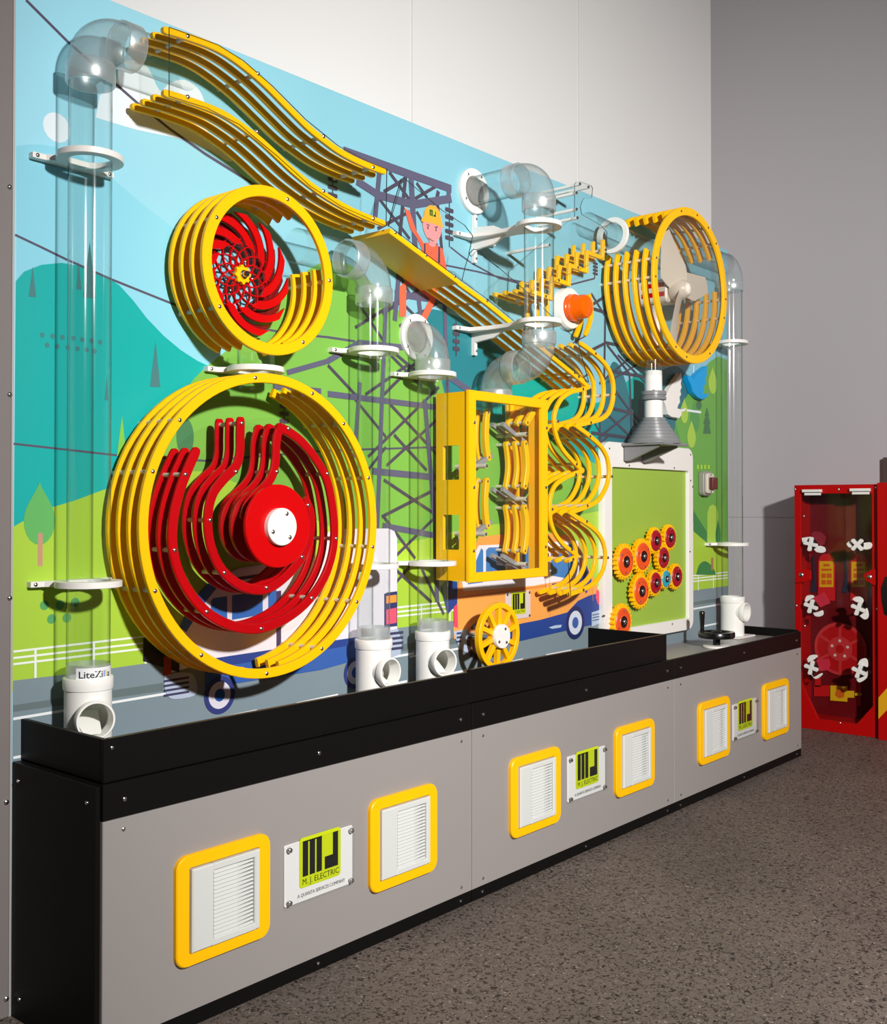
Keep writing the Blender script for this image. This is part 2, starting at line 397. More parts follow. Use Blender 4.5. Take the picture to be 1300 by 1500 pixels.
lay('printed_hill', (106, 166, 72), [PP([(984, 652), (990, 618), (1000, 590), (1012, 572), (1025, 546), (1040, 530), (1052, 522), (1066, 527)]) + [(XR, P(1066, 870)[1]), P(984, 870)]])
lay('printed_meadow', (166, 202, 62), [PP([(19, 772), (60, 748), (110, 733), (150, 718), (190, 705), (230, 692), (300, 690), (380, 720), (480, 770), (560, 800), (620, 790), (700, 770), (820, 760), (920, 740), (1013, 762), (1030, 780), (1066, 800)]) + [(XR, .75), (.009, .75)]])
lay('printed_cable', (84, 80, 100), pline([(38, 0), (100, 62), (175, 128), (200, 150), (250, 190), (300, 225), (375, 272), (440, 306)], 4.5)
    + pline([(22, 344), (60, 362), (97, 380), (165, 410), (250, 444), (320, 470), (420, 488), (480, 494), (520, 500)], 3.6) + pline([(20, 650), (100, 659), (172, 667), (300, 675), (480, 660), (640, 655)], 3.2)
    + pline([(660, 362), (675, 374), (692, 386), (730, 407), (761, 415)], 2.6) + pline([(650, 388), (700, 398), (740, 408), (790, 418), (836, 417), (871, 408)], 2.6) + pline([(800, 520), (830, 508), (862, 490)], 2.2))
lay('printed_dots', (62, 128, 130), [dot(*q, .0062) for q in c2([(243, 752), (303, 758), (360, 765), (423, 770), (475, 778), (527, 785), (578, 793), (272, 810), (330, 817), (390, 824), (447, 830), (500, 837), (545, 845)], 3.94, 0, 300)])
lay('printed_pine', (68, 122, 124), [PP(c2(t, 3.94, 0, 300)) for t in ([(188, 355), (165, 530), (208, 533)], [(452, 325), (440, 487), (470, 490)], [(517, 210), (478, 535), (552, 540)], [(897, 785), (865, 1050), (925, 1053)], [(617, 990), (603, 1127), (625, 1130)])])
lay('printed_pine', (126, 190, 70), [PP([(178.5, 609), (171, 668), (185, 668)])])
lay('printed_tree', (96, 176, 94), [drop(58, 706, 798, 46)])
lay('printed_trunk', (196, 142, 120), [rq(55.5, 781, 62, 829)])
lay('printed_dots', (86, 160, 96), [dot(*q, .0115) for q in c2([(187, 827), (253, 825), (317, 815), (217, 885), (282, 880)], 2.886, 0, 600)])
lay('printed_tree', (70, 124, 80), [[(P(271, 636)[0] + .028 * math.cos(2 * PI * k / 24), P(271, 640)[1] + .05 * math.sin(2 * PI * k / 24)) for k in range(24)]])
# road and fence
ROADT = [(19, 997), (120, 985), (239, 968), (400, 945), (581, 920), (664, 909.6), (880, 885), (1015, 865), (1067, 858)]
lay('printed_road', (122, 138, 146), [PP(ROADT) + [(XR, .02), (.009, .02)]])
lay('printed_kerb', (100, 114, 116), [PP([(19, 1033), (239, 1000), (239, 1012), (19, 1043)]), PP([(570, 946), (690, 931), (690, 940), (570, 957)]), PP([(1015, 882), (1067, 874), (1067, 879), (1015, 887)])])
lay('printed_road_line', (232, 234, 236), [ln(19, 1053, 243, 1016, 4), ln(19, 1110, 40, 1106, 4), ln(172, 1081, 234, 1068, 4), ln(303, 1056, 376, 1041, 4), ln(434, 1031, 495, 1018, 4), ln(560, 965, 606, 957, 3.4), ln(572, 1003, 596, 998, 4), ln(654, 988, 684, 982, 4),
    ln(750, 969.5, 766, 966, 3.4), ln(800, 960, 837, 953, 3.4), ln(1016, 892, 1056, 885, 2.6), ln(1026, 918, 1052, 913, 2.6), ln(600, 962, 690, 947, 3)])
fl_ = []
for a, b, c_ in ((954.5, 932.6, 0), (964, 942, 0), (973, 950, 0)): fl_.append(ln(19, a, 239, b - 3.5, 3.2))
fl_ += [ln(51.5, 950, 51.5, 993, 3.6), ln(137, 940, 137, 984, 3.6), ln(213, 930, 213, 972, 3.6)]
for k in range(3): fl_.append(ln(581, 890 + 6.5 * k, 668, 880.5 + 6.5 * k, 2.6))
fl_ += [ln(617, 884, 617, 912, 2.6), ln(659, 880, 659, 909, 2.6)]
for k in range(3): fl_ += [ln(1014, 843.5 + 4.2 * k, 1066, 838 + 4.2 * k, 1.8), ln(872, 862 + 5 * k, 886, 860 + 5 * k, 1.8)]
fl_ += [ln(1023, 842, 1023, 865, 2), ln(1045, 840, 1045, 862, 2)]
lay('printed_fence', (236, 240, 230), fl_)
# right-hand trees
lay('printed_tree', (84, 150, 82), [drop(1018, 586, 634, 13), drop(990, 620, 662, 12)])
lay('printed_tree', (164, 200, 76), [drop(1044, 537, 577, 12.5), drop(1013, 615, 656, 12.5), drop(1002.5, 583, 620, 11), PP([(1036, 800), (1036, 752), (1039, 742), (1044, 739), (1049, 742), (1052, 752), (1052, 800)])])
lay('printed_tree', (74, 116, 76), [PP(c2([(1143, 760), (1165, 840), (1155, 840), (1178, 915), (1165, 915), (1180, 1010), (1105, 1010), (1122, 915), (1108, 915), (1130, 840), (1120, 840)], 6.5, 860, 480)), drop(1024, 582, 600, 8), PP([(986, 634), (993, 650), (990, 652), (997, 664), (980, 664)])])
lay('printed_hedge', (60, 130, 72), [PP([(1016, 748), (1036, 780), (1036, 795), (1016, 778)]), catmull(PP([(1020, 842), (1024, 828), (1032, 822), (1041, 827), (1048, 838), (1048, 842)]), 3), drop(1052, 760, 800, 8)])
lay('printed_trunk', (170, 120, 90), [rq(1042, 817, 1045, 835)])
lay('printed_grass', (176, 214, 60), [rq(1021 + 5.3 * k, 681, 1023.5 + 5.3 * k, 687) for k in range(4)])
lay('printed_windmill', (226, 232, 238), [ln(1016, 535, 1015, 582, 3.2), ln(1006, 601, 1027, 604, 3.4)])
# pylons
TWR, TWD = (92, 90, 114), (76, 68, 84)
xb = [ln(*q, 5) for q in ((571, 592, 643, 669), (577, 637, 625, 689), (539, 669, 643, 567), (566, 682, 643, 612), (566, 514, 618, 567), (535, 578, 598, 534), (577, 517, 611, 545), (620, 520, 560, 580),
    (562, 703, 643, 757), (643, 714, 559, 757), (562, 757, 608, 818), (580, 814, 640, 755), (581, 836, 632, 882), (572, 862, 600, 830))]
xb += [ln(612, 822, 650, 900, 5), ln(522, 440, 562, 500, 5), ln(480, 535, 522, 580, 5), ln(520, 480, 600, 430, 5), ln(520, 585, 565, 640, 4.6), ln(565, 655, 530, 700, 4.6), ln(585, 440, 655, 510, 5), ln(585, 478, 646, 440, 5),
       ln(570, 252, 600, 293, 5.5), ln(592, 263, 562, 281, 5.5), ln(610, 268, 626, 290, 5), ln(608, 291, 640, 272, 5), ln(556, 292, 600, 350, 5), ln(600, 310, 553, 335, 5), ln(594, 258, 585, 350, 7), ln(640, 290, 652, 420, 6), ln(642, 280, 640, 290, 7), ln(583, 400, 600, 430, 5), ln(620, 420, 560, 460, 5), ln(610, 310, 640, 360, 5)]
lay('printed_pylon_braces', TWD, xb)
lay('printed_pylon', TWR, [ln(503, 221, 661, 277, 13), ln(522, 265, 556, 287, 12), ln(555, 286, 606, 300, 12), ln(603, 300, 661, 291, 12), ln(657, 274, 657, 296, 9), ln(556, 248, 549, 322, 9), ln(602, 262, 608, 365, 11), ln(587, 365, 578, 470, 9), ln(612, 430, 618, 480, 9),
    ln(480, 529, 526, 502, 9), ln(524, 502, 618, 512, 9), ln(480, 577, 642, 597, 9), ln(545, 690, 645, 700, 10), ln(560, 770, 640, 785, 9), ln(578, 430, 655, 442, 10), ln(655, 550, 690, 574, 10), ln(565, 440, 552, 780, 8), ln(527, 560, 519, 670, 8), ln(622, 585, 638, 780, 9), ln(638, 780, 640, 882, 9), ln(651, 445, 656, 580, 8), ln(420, 546, 480, 529, 8), ln(470, 573, 400, 566, 8)])
lay('printed_insulators', (74, 68, 82), [rrect(P(487 - 7, y)[0], P(487 + 7, y)[0], P(487, y + 3)[1], P(487, y - 3)[1], .005) for y in (264, 275, 286)] + [ln(487, 257, 487, 292, 2)] +
    [rrect(P(658 - 6, y)[0], P(658 + 6, y)[0], P(658, y + 3)[1], P(658, y - 3)[1], .005) for y in (308, 318.5, 329, 339.5, 349)] + [ln(658, 296, 658, 362, 2)] +
    [rrect(P(416 - 7, y)[0], P(416 + 7, y)[0], P(416, y + 3)[1], P(416, y - 3)[1], .005) for y in (595, 606, 617)] + [ln(416, 585, 416, 622, 2)] +
    [rrect(P(668 - 5, y)[0], P(668 + 5, y)[0], P(668, y + 3)[1], P(668, y - 3)[1], .005) for y in (478, 489, 500, 511)] + [ln(668, 470, 668, 522, 2)] + [ln(872, 382, 871, 408, 2)] + [rrect(P(872 - 3.4, y)[0], P(872 + 3.4, y)[0], P(872, y + 1.7)[1], P(872, y - 1.7)[1], .003) for y in (386, 391, 396, 401)])
lay('printed_pylon', (72, 70, 82), [ln(887, 430, 885, 560, 4.6), ln(860, 516, 888, 502, 4.6), ln(887, 502, 930, 510, 4.6), ln(889, 505, 924, 550, 4), ln(878, 562, 925, 522, 4), ln(896, 544, 956, 554, 4.6), ln(922, 548, 926, 645, 4.6), ln(896, 565, 926, 606, 4), ln(896, 598, 926, 605, 4.6), ln(925, 604, 944, 622, 4.6), ln(876, 642, 926, 602, 4), ln(878, 596, 924, 640, 4),
    ln(866, 634, 934, 643, 5), ln(878, 600, 879, 650, 4.6), ln(866, 430, 898, 482, 3.6), ln(868, 446, 896, 428, 4.6), ln(868, 452, 900, 462, 4.6), ln(905, 520, 945, 560, 3.4), ln(890, 560, 940, 530, 3), ln(866, 610, 882, 640, 3.4), ln(866, 660, 890, 640, 3.4), ln(924, 610, 945, 640, 3), ln(820, 575, 866, 545, 3)])
# worker print
wk = lay('printed_worker', (238, 104, 74), [PP(c2(q, 6.82, 560, 260)) for q in ([(395, 700), (410, 655), (460, 650), (550, 680), (600, 715), (620, 800), (640, 920), (640, 1010), (560, 1060), (520, 1250), (430, 1440), (380, 1400), (470, 1210), (330, 1100), (235, 1060), (235, 1390), (165, 1390), (170, 1090), (260, 1010), (390, 760)], [(215, 300), (270, 340), (335, 530), (408, 650), (400, 730), (340, 600), (280, 520)])])
lay('printed_braces', (70, 62, 84), [PP(c2(q, 6.82, 560, 260)) for q in ([(412, 660), (428, 660), (428, 760), (412, 745)], [(556, 690), (574, 695), (574, 860), (552, 850)])], wk)
lay('printed_face', (232, 150, 150), [catmull(PP(c2([(398, 450), (405, 510), (430, 580), (470, 640), (460, 670), (500, 695), (530, 680), (545, 640), (575, 590), (590, 530), (595, 470), (500, 430)], 6.82, 560, 260)), 3)], wk)
lay('printed_eyes', (64, 44, 52), [PP(c2(q, 6.82, 560, 260)) for q in ([(447, 485), (457, 485), (457, 518), (447, 518)], [(529, 505), (538, 505), (538, 540), (529, 540)], [(438, 465), (470, 478), (470, 486), (438, 474)], [(520, 495), (552, 490), (552, 500), (520, 505)], [(455, 600), (500, 632), (520, 634), (500, 640), (455, 610)], [(488, 752), (494, 752), (494, 762), (488, 762)])], wk)
lay('printed_helmet', (244, 172, 52), [catmull(PP(c2([(385, 440), (390, 410), (410, 390), (420, 330), (450, 290), (490, 278), (540, 300), (570, 350), (585, 420), (600, 480), (598, 500), (500, 460)], 6.82, 560, 260)), 3)], wk)
lay('printed_badge', (206, 212, 40), [PP(c2([(463, 310), (535, 335), (532, 402), (465, 385)], 6.82, 560, 260))], wk)
lay('printed_badge_letters', (40, 40, 36), [PP(c2(q, 6.82, 560, 260)) for q in ([(468, 318), (478, 321), (478, 384), (468, 381)], [(481, 322), (490, 325), (490, 388), (481, 385)], [(493, 326), (502, 329), (502, 392), (493, 389)], [(522, 338), (531, 341), (531, 398), (522, 396)], [(508, 372), (522, 376), (522, 396), (508, 392)], [(468, 318), (502, 329), (502, 338), (468, 327)])], wk)
# blue lorry behind the large hoop
lo = lay('printed_lorry', (224, 218, 226), [PP([(250, 985), (258, 935), (290, 885), (320, 845), (350, 832), (470, 815), (478, 782), (486, 775), (568, 774), (577, 778), (581, 788), (581, 926), (440, 945), (320, 965)])])
lay('printed_lorry_windows', (52, 104, 178), [PP([(262, 918), (280, 880), (316, 842), (330, 845), (300, 882), (272, 926)]), PP([(308, 880), (312, 876), (332, 873), (332, 909), (308, 912)]), PP([(339, 872), (384, 866), (384, 900), (339, 908)]), PP([(392, 865), (404, 863), (404, 890), (392, 895)])], lo)
lay('printed_lorry_frame', (70, 56, 92), [PP([(330, 848), (395, 838), (395, 843), (330, 853)]), PP([(404, 866), (411, 865), (411, 950), (404, 950)])], lo)
lay('printed_lorry_base', (52, 92, 164), [PP([(300, 968), (440, 947), (530, 934), (530, 964), (470, 981), (300, 1008)])], lo)
lay('printed_lorry_base', (40, 64, 132), [PP([(300, 966), (440, 945), (530, 932), (530, 942), (440, 958), (300, 980)])], lo)
lay('printed_lorry_front', (32, 30, 42), [PP([(209, 934), (240, 930), (262, 930), (262, 985), (209, 968)])], lo)
lay('printed_lorry_lamp', (188, 66, 40), [PP([(239, 962), (250, 960), (250, 992), (239, 990)])], lo)
lay('printed_lorry_bumper', (172, 184, 204), [catmull(PP([(240, 990), (262, 985), (280, 987), (287, 1000), (285, 1018), (255, 1024), (244, 1018), (240, 1005)]), 3), PP([(530, 930), (582, 921), (588, 940), (586, 958), (566, 966), (530, 972)])], lo)
lay('printed_lorry_grille', (62, 60, 92), [ln(239, 998 + 7 * k, 276, 992 + 7 * k, 3.4) for k in range(4)] + [ln(566, 929 + 7.5 * k, 590, 926 + 7.5 * k, 4) for k in range(4)], lo)
def wheel_print(px, py, rr, par, cols):
    x, z = P(px, py)
    for c_, f in zip(cols, (1, .72, .34)): lay('printed_wheel', c_, [circle(x, z, rr * f, 36)], par)
wheel_print(321, 1018, .052, lo, [(48, 58, 116), (210, 206, 218), (36, 84, 160)])
wheel_print(520, 985, .05, lo, [(48, 58, 116), (210, 206, 218), (36, 84, 160)])
lay('printed_lorry_lamp', (46, 56, 104), [PP([(562, 870), (566, 868), (581, 866), (581, 917), (562, 919)])], lo)
lay('printed_lorry_lamp', (240, 150, 60), [PP([(565, 873), (580, 871), (580, 882), (565, 884)])], lo)
lay('printed_lorry_lamp', (236, 84, 112), [PP([(565, 893), (580, 890), (580, 912), (565, 915)])], lo)
lay('printed_lorry_badge', (172, 190, 40), [ln(504, 838, 540, 836, 1.6), ln(505, 838, 500, 870, 1.6), ln(516, 838, 508, 868, 1.6), ln(528, 838, 520, 876, 1.6)], lo)
# orange van
va = lay('printed_van', (240, 162, 78), [PP([(663, 921), (668, 880), (671, 850), (700, 787), (730, 783), (803, 781), (835, 785), (848, 796), (860, 830), (873, 855), (877, 870), (876, 895), (765, 925), (664, 936)])])
lay('printed_van_side', (36, 66, 138), [PP([(645, 860), (655, 850), (669, 852), (669, 884), (655, 900)]), PP([(690, 932), (764, 913), (790, 908), (830, 897), (846, 880), (863, 872), (880, 868), (880, 912), (765, 938), (690, 950)]), PP([(846, 848), (858, 826), (866, 850), (858, 870)])], va)
lay('printed_van_frame', (232, 228, 234), [PP([(676, 852), (700, 799), (846, 792), (850, 846), (780, 858), (678, 866)])], va)
lay('printed_van_window', (62, 124, 190), [PP([(684, 856), (697, 820), (704, 803), (707, 806), (707, 853)]), PP([(711, 851), (711, 806), (715, 802), (748, 801), (756, 803), (756, 845)]), PP([(764, 846), (764, 802), (792, 799), (798, 806), (798, 842)]), PP([(806, 843), (806, 802), (836, 797), (846, 820), (834, 848)])], va)
lay('printed_van_line', (214, 132, 60), [ln(804, 845, 805, 905, 1), ln(867, 862, 868, 880, 1), ln(670, 876, 800, 858, 2.5)], va)
lay('printed_van_handle', (52, 76, 140), [ln(808, 856, 815, 855, 2.4)], va)
lay('printed_van_bumper', (176, 192, 214), [PP([(663, 925), (692, 920), (700, 940), (690, 960), (672, 950)]), PP([(866, 897), (879, 893), (879, 912), (866, 918)]), PP([(803, 919), (812, 916), (822, 915), (821, 919), (808, 921)])], va)
lay('printed_van_lamp', (236, 72, 104), [catmull(PP([(873, 864), (877, 866), (879, 875), (879, 886), (875, 884), (872, 875)]), 3), PP([(664, 889), (669, 884), (670, 920), (664, 918)])], va)
lay('printed_van_grille', (60, 70, 110), [ln(668, 928 + 6 * k, 675, 927 + 6 * k, 3) for k in range(3)] + [ln(867, 901 + 4 * k, 879, 898.6 + 4 * k, 1.4) for k in range(3)], va)
wheel_print(842, 912, .066, va, [(34, 44, 92), (206, 212, 226), (54, 92, 160)])
wheel_print(700, 938, .066, va, [(60, 44, 40), (150, 128, 116), (60, 44, 40)])

# ------------------------------------------------------------------ cabinets, trays
X0, PITCH = 0.022, 1.2415
YF = -.362
CABLAB = ['grey and black play cabinet at the left end of the wall', 'middle grey and black play cabinet under the yellow crank box', 'right-hand grey and black play cabinet with the crank table on top']
cabs = []
for i in range(3):
    a = X0 + i * PITCH; b = a + PITCH - .003
    c = thing('play_cabinet', CABLAB[i], 'cabinet', ((a + b) / 2, YF / 2, 0), 'grey play cabinets')
    body = MB().box(a, b, YF + .013, -.004, .0, .555 if i == 2 else .588)
    body.build('body', BLK, c)
    MB().cbox(a, b, YF - .001, YF + .013, .036, .5125, .0015).build('front_panel', GRY, c)
    MB().cbox(a, b, YF - .001, YF + .013, .5145, .5905, .0015).build('top_band', BLK, c)
    MB().box(a, b, YF + .001, YF + .013, 0, .0345).build('plinth', BLK, c)
    xs = [a + .052, (a + b) / 2, b - .052]
    for x in xs: bolt(c, x, YF - .001, .552, .95)
    for x in (a + .05, b - .05):
        for z in (.488, .058): bolt(c, x, YF - .001, z, .85)
    for x in (a + .05, b - .05, (a + b) / 2): bolt(c, x, YF + .001, .017, .8)
    if i == 0:
        MB().cbox(a - .0125, a, YF + .008, -.003, 0, .588, .001, 'x').build('side_panel', BLK, c)
        for (yy, zz) in ((YF + .04, .55), (-.03, .548), (YF + .06, .07), (-.04, .05)): bolt(c, a - .0125, yy, zz, .85, 'x')
    if i == 2:
        MB().box(a + .004, b - .012, YF + .012, -.004, .555, .5575).build('table_top', mat('grey_table_laminate', (150, 144, 140), .35), c)
        MB().box(b - .012, b, YF + .012, -.004, .555, .597).build('end_lip', BLK, c)
    cabs.append(c)
TRLAB = ['long black catch tray on the left cabinet under the white tube outlets', 'long black catch tray on the middle cabinet under the yellow spoked wheel']
for i in range(2):
    a = (.03, 1.2655)[i]; b = (1.2635, 2.466)[i]; yf = -.352; zt = (.6845, .6905)[i]
    t = thing('catch_tray', TRLAB[i], 'tray', ((a + b) / 2, yf / 2, .5905), 'black catch trays')
    MB().cbox(a, b, yf, yf + .012, .5915, zt, .001).build('front_board', BLK, t)
    if i == 0: MB().cbox(a, a + .012, yf + .0125, -.003, .5915, zt, .001, 'x').build('end_board', BLK, t)
    else: MB().cbox(b - .012, b, yf + .0125, -.003, .5915, zt, .001, 'x').build('end_board', BLK, t)
    MB().box(a + .012, b - .012, yf + .012, -.003, .5915, .5935).build('tray_floor', BLK, t)
    MB().box(a + .012, b - .012, yf + .0005, yf + .0115, zt, zt + .0008).build('top_edge', mat('board_edge', (70, 62, 50), .5), t)
    bolt(t, a + .02, yf, zt - .02, .8) if i == 0 else None

# ------------------------------------------------------------------ vents and signs on the cabinets
def make_vent(x, z, lab):
    y = YF - .001; w, h = .272, .25
    v = thing('vent_grille', lab, 'vent', (x, y, z), 'yellow framed vents')
    frame_mb(rrect(x - w / 2, x + w / 2, z - h / 2, z + h / 2, .03), rrect(x - .1, x + .1, z - .096, z + .096, .004), y - .013, y, .003).build('vent_frame', YEL, v)
    gx0, gx1, gz0, gz1 = x - .098, x + .098, z - .094, z + .094
    ox0, ox1 = x - .038, x + .082; oz0, oz1 = z - .078, z + .078
    VWH = mat('vent_white', (206, 208, 204), .45)
    b = MB().cbox(gx0, ox0, y - .02, y - .001, gz0, gz1, .003).cbox(ox1, gx1, y - .02, y - .001, gz0, gz1, .003)
    b.cbox(ox0 - .002, ox1 + .002, y - .02, y - .001, gz0, oz0, .002).cbox(ox0 - .002, ox1 + .002, y - .02, y - .001, oz1, gz1, .002)
    b.build('grille_cover', VWH, v)
    MB().box(ox0, ox1, y - .003, y - .001, oz0, oz1).build('grille_back', mat('vent_gap_shade', (60, 58, 56), .8), v)  # dark backing, its colour painted in as the shade behind the slats
    n = 17; dz = (oz1 - oz0) / n; xm = x + .028
    me = None
    for k in range(n):
        zc = oz0 + dz * (k + .5)
        if me is None:
            s = MB()
            for xa, xb_, ra, rb, ta, tb_ in ((ox0, xm, 0.0, .0, .40, .40), (xm, ox1, .0, .0075, .40, -.06)):
                ya, yb = y - .0195 + ra, y - .0195 + rb
                vs = [(xa, ya, zc - dz * .42), (xb_, yb, zc - dz * .42), (xb_, yb + .002, zc + dz * tb_), (xa, ya + .002, zc + dz * ta),
                      (xa, ya + .006, zc - dz * .42), (xb_, yb + .006, zc - dz * .42), (xb_, yb + .009, zc + dz * tb_), (xa, ya + .009, zc + dz * ta)]
                s.add(vs, [(0, 1, 2, 3), (4, 7, 6, 5), (0, 4, 5, 1), (3, 2, 6, 7), (0, 3, 7, 4), (1, 5, 6, 2)])
            o = s.build('slat', VWH, v); me = o
        else:
            c = me.copy(); COL.objects.link(c); c.parent = v; c.location = (0, 0, dz * k)
    return v
VN = ['leftmost yellow framed white vent, front of the left cabinet', 'yellow framed white vent right of the sign on the left cabinet', 'yellow framed white vent left of the sign on the middle cabinet',
      'yellow framed white vent right of the sign on the middle cabinet', 'yellow framed white vent left of the sign on the right cabinet', 'rightmost yellow framed white vent, front of the right cabinet']
v0 = make_vent(.336, .268, VN[0])
for k, vx in enumerate((.954, 1.578, 2.197, 2.828, 3.436)):
    c = copy_tree(v0); c.location.x = vx; c['label'] = VN[k + 1]

def logo(x, z, w, h, y, parent, small=False):
    """lime card with the MJ mark; x centre, z bottom"""
    cx0 = x - w / 2
    MB().prism(rrect(cx0, cx0 + w, z, z + h, w * .07), y - .0012, y, 'y').build('logo_card', GCARD, parent)
    def R(u0, u1, v0, v1): return [(cx0 + w * u0, z + h * v0), (cx0 + w * u1, z + h * v0), (cx0 + w * u1, z + h * v1), (cx0 + w * u0, z + h * v1)]
    b = MB()
    for q in (R(.07, .20, .22, .93), R(.235, .365, .22, .93), R(.40, .53, .22, .93), R(.07, .53, .90, .93), R(.80, .93, .22, .93), R(.60, .80, .22, .48)): b.flat(q, y - .0016)
    b.build('logo_letters', INK, parent)
    vs, fs = text_on_wall('M. J. ELECTRIC', cx0 + w * .07, cx0 + w * .95, z + h * .06, y - .0016, h * .115)
    MB().add(vs, fs).build('logo_name', INK, parent)
SG = ['MJ Electric sign plate on the left cabinet', 'MJ Electric sign plate on the middle cabinet', 'MJ Electric sign plate on the right cabinet']
def make_sign(x, z, lab):
    y = YF - .001; w, h = .235, .152
    s = thing('logo_sign', lab, 'sign', (x, y, z), 'MJ signs on the cabinets')
    MB().prism(rrect(x - w / 2, x + w / 2, z - h / 2, z + h / 2, .004), y - .004, y - .0005, 'y', .0006).build('sign_plate', mat('white_acrylic', (226, 222, 220), .25), s)
    logo(x + .002, z - h / 2 + .034, .142, .125, y - .0045, s)
    vs, fs = text_on_wall('A QUANTA SERVICES COMPANY', x - w * .32, x + w * .38, z - h / 2 + .012, y - .005, .009)
    MB().add(vs, fs).build('company_line', mat('grey_ink', (90, 88, 86), .5), s)
    MB().prism(rrect(x - w / 2, x + w / 2, z - h / 2, z + h / 2, .004), y - .013, y - .009, 'y', .0006).build('clear_cover', SHT, s)
    for sx in (-1, 1):
        for sz in (-1, 1): bolt(s, x + sx * (w / 2 - .011), y - .013, z + sz * (h / 2 - .011), 1.15)
    return s
s0 = make_sign(.640, .268, SG[0])
for k, sx in enumerate((1.881, 3.122)):
    c = copy_tree(s0); c.location.x = sx; c['label'] = SG[k + 1]

# ------------------------------------------------------------------ rail tracks
YR = [-.03, -.075, -.12, -.165]; TH = .0127; FRONT = YR[-1] - TH / 2
def spacer(b, x, z, y0, y1=0.0, r=.006): b.tube([(x, y0, z), (x, y1, z)], r, 10, True)
def rails(parent, paths_front, w, ys=YR, m=YEL, smooth=True, name='rail'):
    obs = []
    for y in ys:
        b = MB()
        for i, p in enumerate(paths_front): b.strip(p, w, y - TH / 2 + i * .0005, y + TH / 2 - i * .0005)
        obs.append(b.build(name, m, parent))
    return obs
def rods(parent, pts, y0=FRONT + .002, y1=0.0, m=ROD, bolts=True, s=1.0):
    for (x, z) in pts:
        b = MB(); spacer(b, x, z, y0, y1); b.build('spacer_rod', m, parent)
        if bolts: bolt(parent, x, FRONT - .0002 if y0 > FRONT else y0, z, s)

up = [(244.5, 44), (259, 48), (274.5, 53), (301.5, 62.5), (318.5, 70), (335.4, 79.5), (355.7, 94), (377.7, 112), (398, 131), (420, 153.5), (446.8, 180.5), (459.5, 192), (474.8, 204), (495, 219), (518.8, 232.5), (542.5, 243), (563, 250.5)]
lw_ = [(244.8, 136.5), (259, 140.5), (274.5, 145.5), (301.5, 155), (325.2, 165), (349, 179.5), (377.7, 201), (398, 219), (405.4, 226), (430.8, 250), (452.8, 268), (474.8, 284), (498.5, 298.5), (523.8, 311.5), (545.8, 320.5), (562, 326.5)]
upx = catmull(PP(up, FRONT), 3); lwx = catmull(PP(lw_, FRONT), 3)
t = thing('rail_track', 'upper wavy yellow four-rail track descending from the left tube', 'track', (upx[0][0], 0, upx[0][1]))
rails(t, [upx], .0185); rods(t, PP([(275, 53), (378, 108), (474, 200), (547, 245)], FRONT))
t = thing('rail_track', 'lower wavy yellow four-rail track below the first, ending at the yellow flap', 'track', (lwx[0][0], 0, lwx[0][1]))
rails(t, [lwx], .0185); rods(t, PP([(275, 142), (377, 193), (474, 280), (547, 320)], FRONT))
# clear cover across both wavy tracks
cv = PP([(247, 40), (274.5, 50), (318.5, 66), (355.7, 89), (398, 126), (446.8, 175), (495, 214), (542.5, 239), (566, 248), (565, 331), (545.8, 323), (498.5, 302), (452.8, 272), (405.4, 229), (349, 182), (301.5, 158), (247, 141)], FRONT)
MBs = MB().prism(cv, FRONT - .0045, FRONT - .0005, 'y', 0, 1)
co = tag(MBs.build('clear_cover', [SHT, EDGE]), 'clear acrylic cover with dark edge over the two wavy yellow tracks', 'cover')

# hinged yellow flap
fl = thing('track_flap', 'solid yellow sloping flap board across the printed worker', 'flap', (P(569, 335, FRONT)[0], 0, P(569, 335, FRONT)[1]))
fa, fb = P(570, 338, FRONT), P(671, 413, FRONT)
MB().strip([fa, fb], .0165, FRONT - .004, -.012, .0016, rnd=False).build('flap_board', YEL, fl)
for q in ((578, 341), (623, 374), (665, 405)): x, z = P(*q, FRONT); bolt(fl, x, FRONT - .004, z)
# cover two
c2p = PP([(590, 260), (569, 331), (672, 409), (713, 438), (809, 517), (862, 560), (846, 500), (767, 424), (730, 392), (697, 368), (690, 376), (686, 372), (692, 346), (680, 330), (648, 309)], FRONT)
tag(MB().prism(c2p, FRONT - .0045, FRONT - .0008, 'y', 0, 1).build('clear_cover', [SHT, EDGE]), 'clear acrylic cover above the yellow flap and straight sloping rails', 'cover')
wr_ = thing('cover_wire', 'thin dark wire running up from the flap in front of the pylon', 'wire', (P(570, 335, FRONT)[0], -.18, P(570, 335, FRONT)[1]))
MB().tube([(*P(588, 262, -.178)[:1], -.178, P(588, 262, -.178)[1]), (P(577, 298, -.179)[0], -.179, P(577, 298, -.179)[1]), (P(569, 332, -.18)[0], -.18, P(569, 332, -.18)[1])], .0016, 6, True).build('wire_strand', WIRE, wr_)
w2 = thing('cover_wire', 'thin dark looped wire hanging below the upper white bracket', 'wire', (P(677, 410, FRONT)[0], -.18, P(677, 410, FRONT)[1]))
pts = [(677, 411), (682, 390), (688, 371), (694, 365), (702, 367), (714, 379), (730, 392)]
MB().tube([(P(a, b, -.18)[0], -.18, P(a, b, -.18)[1]) for a, b in pts], .0014, 6, True).build('wire_strand', WIRE, w2)

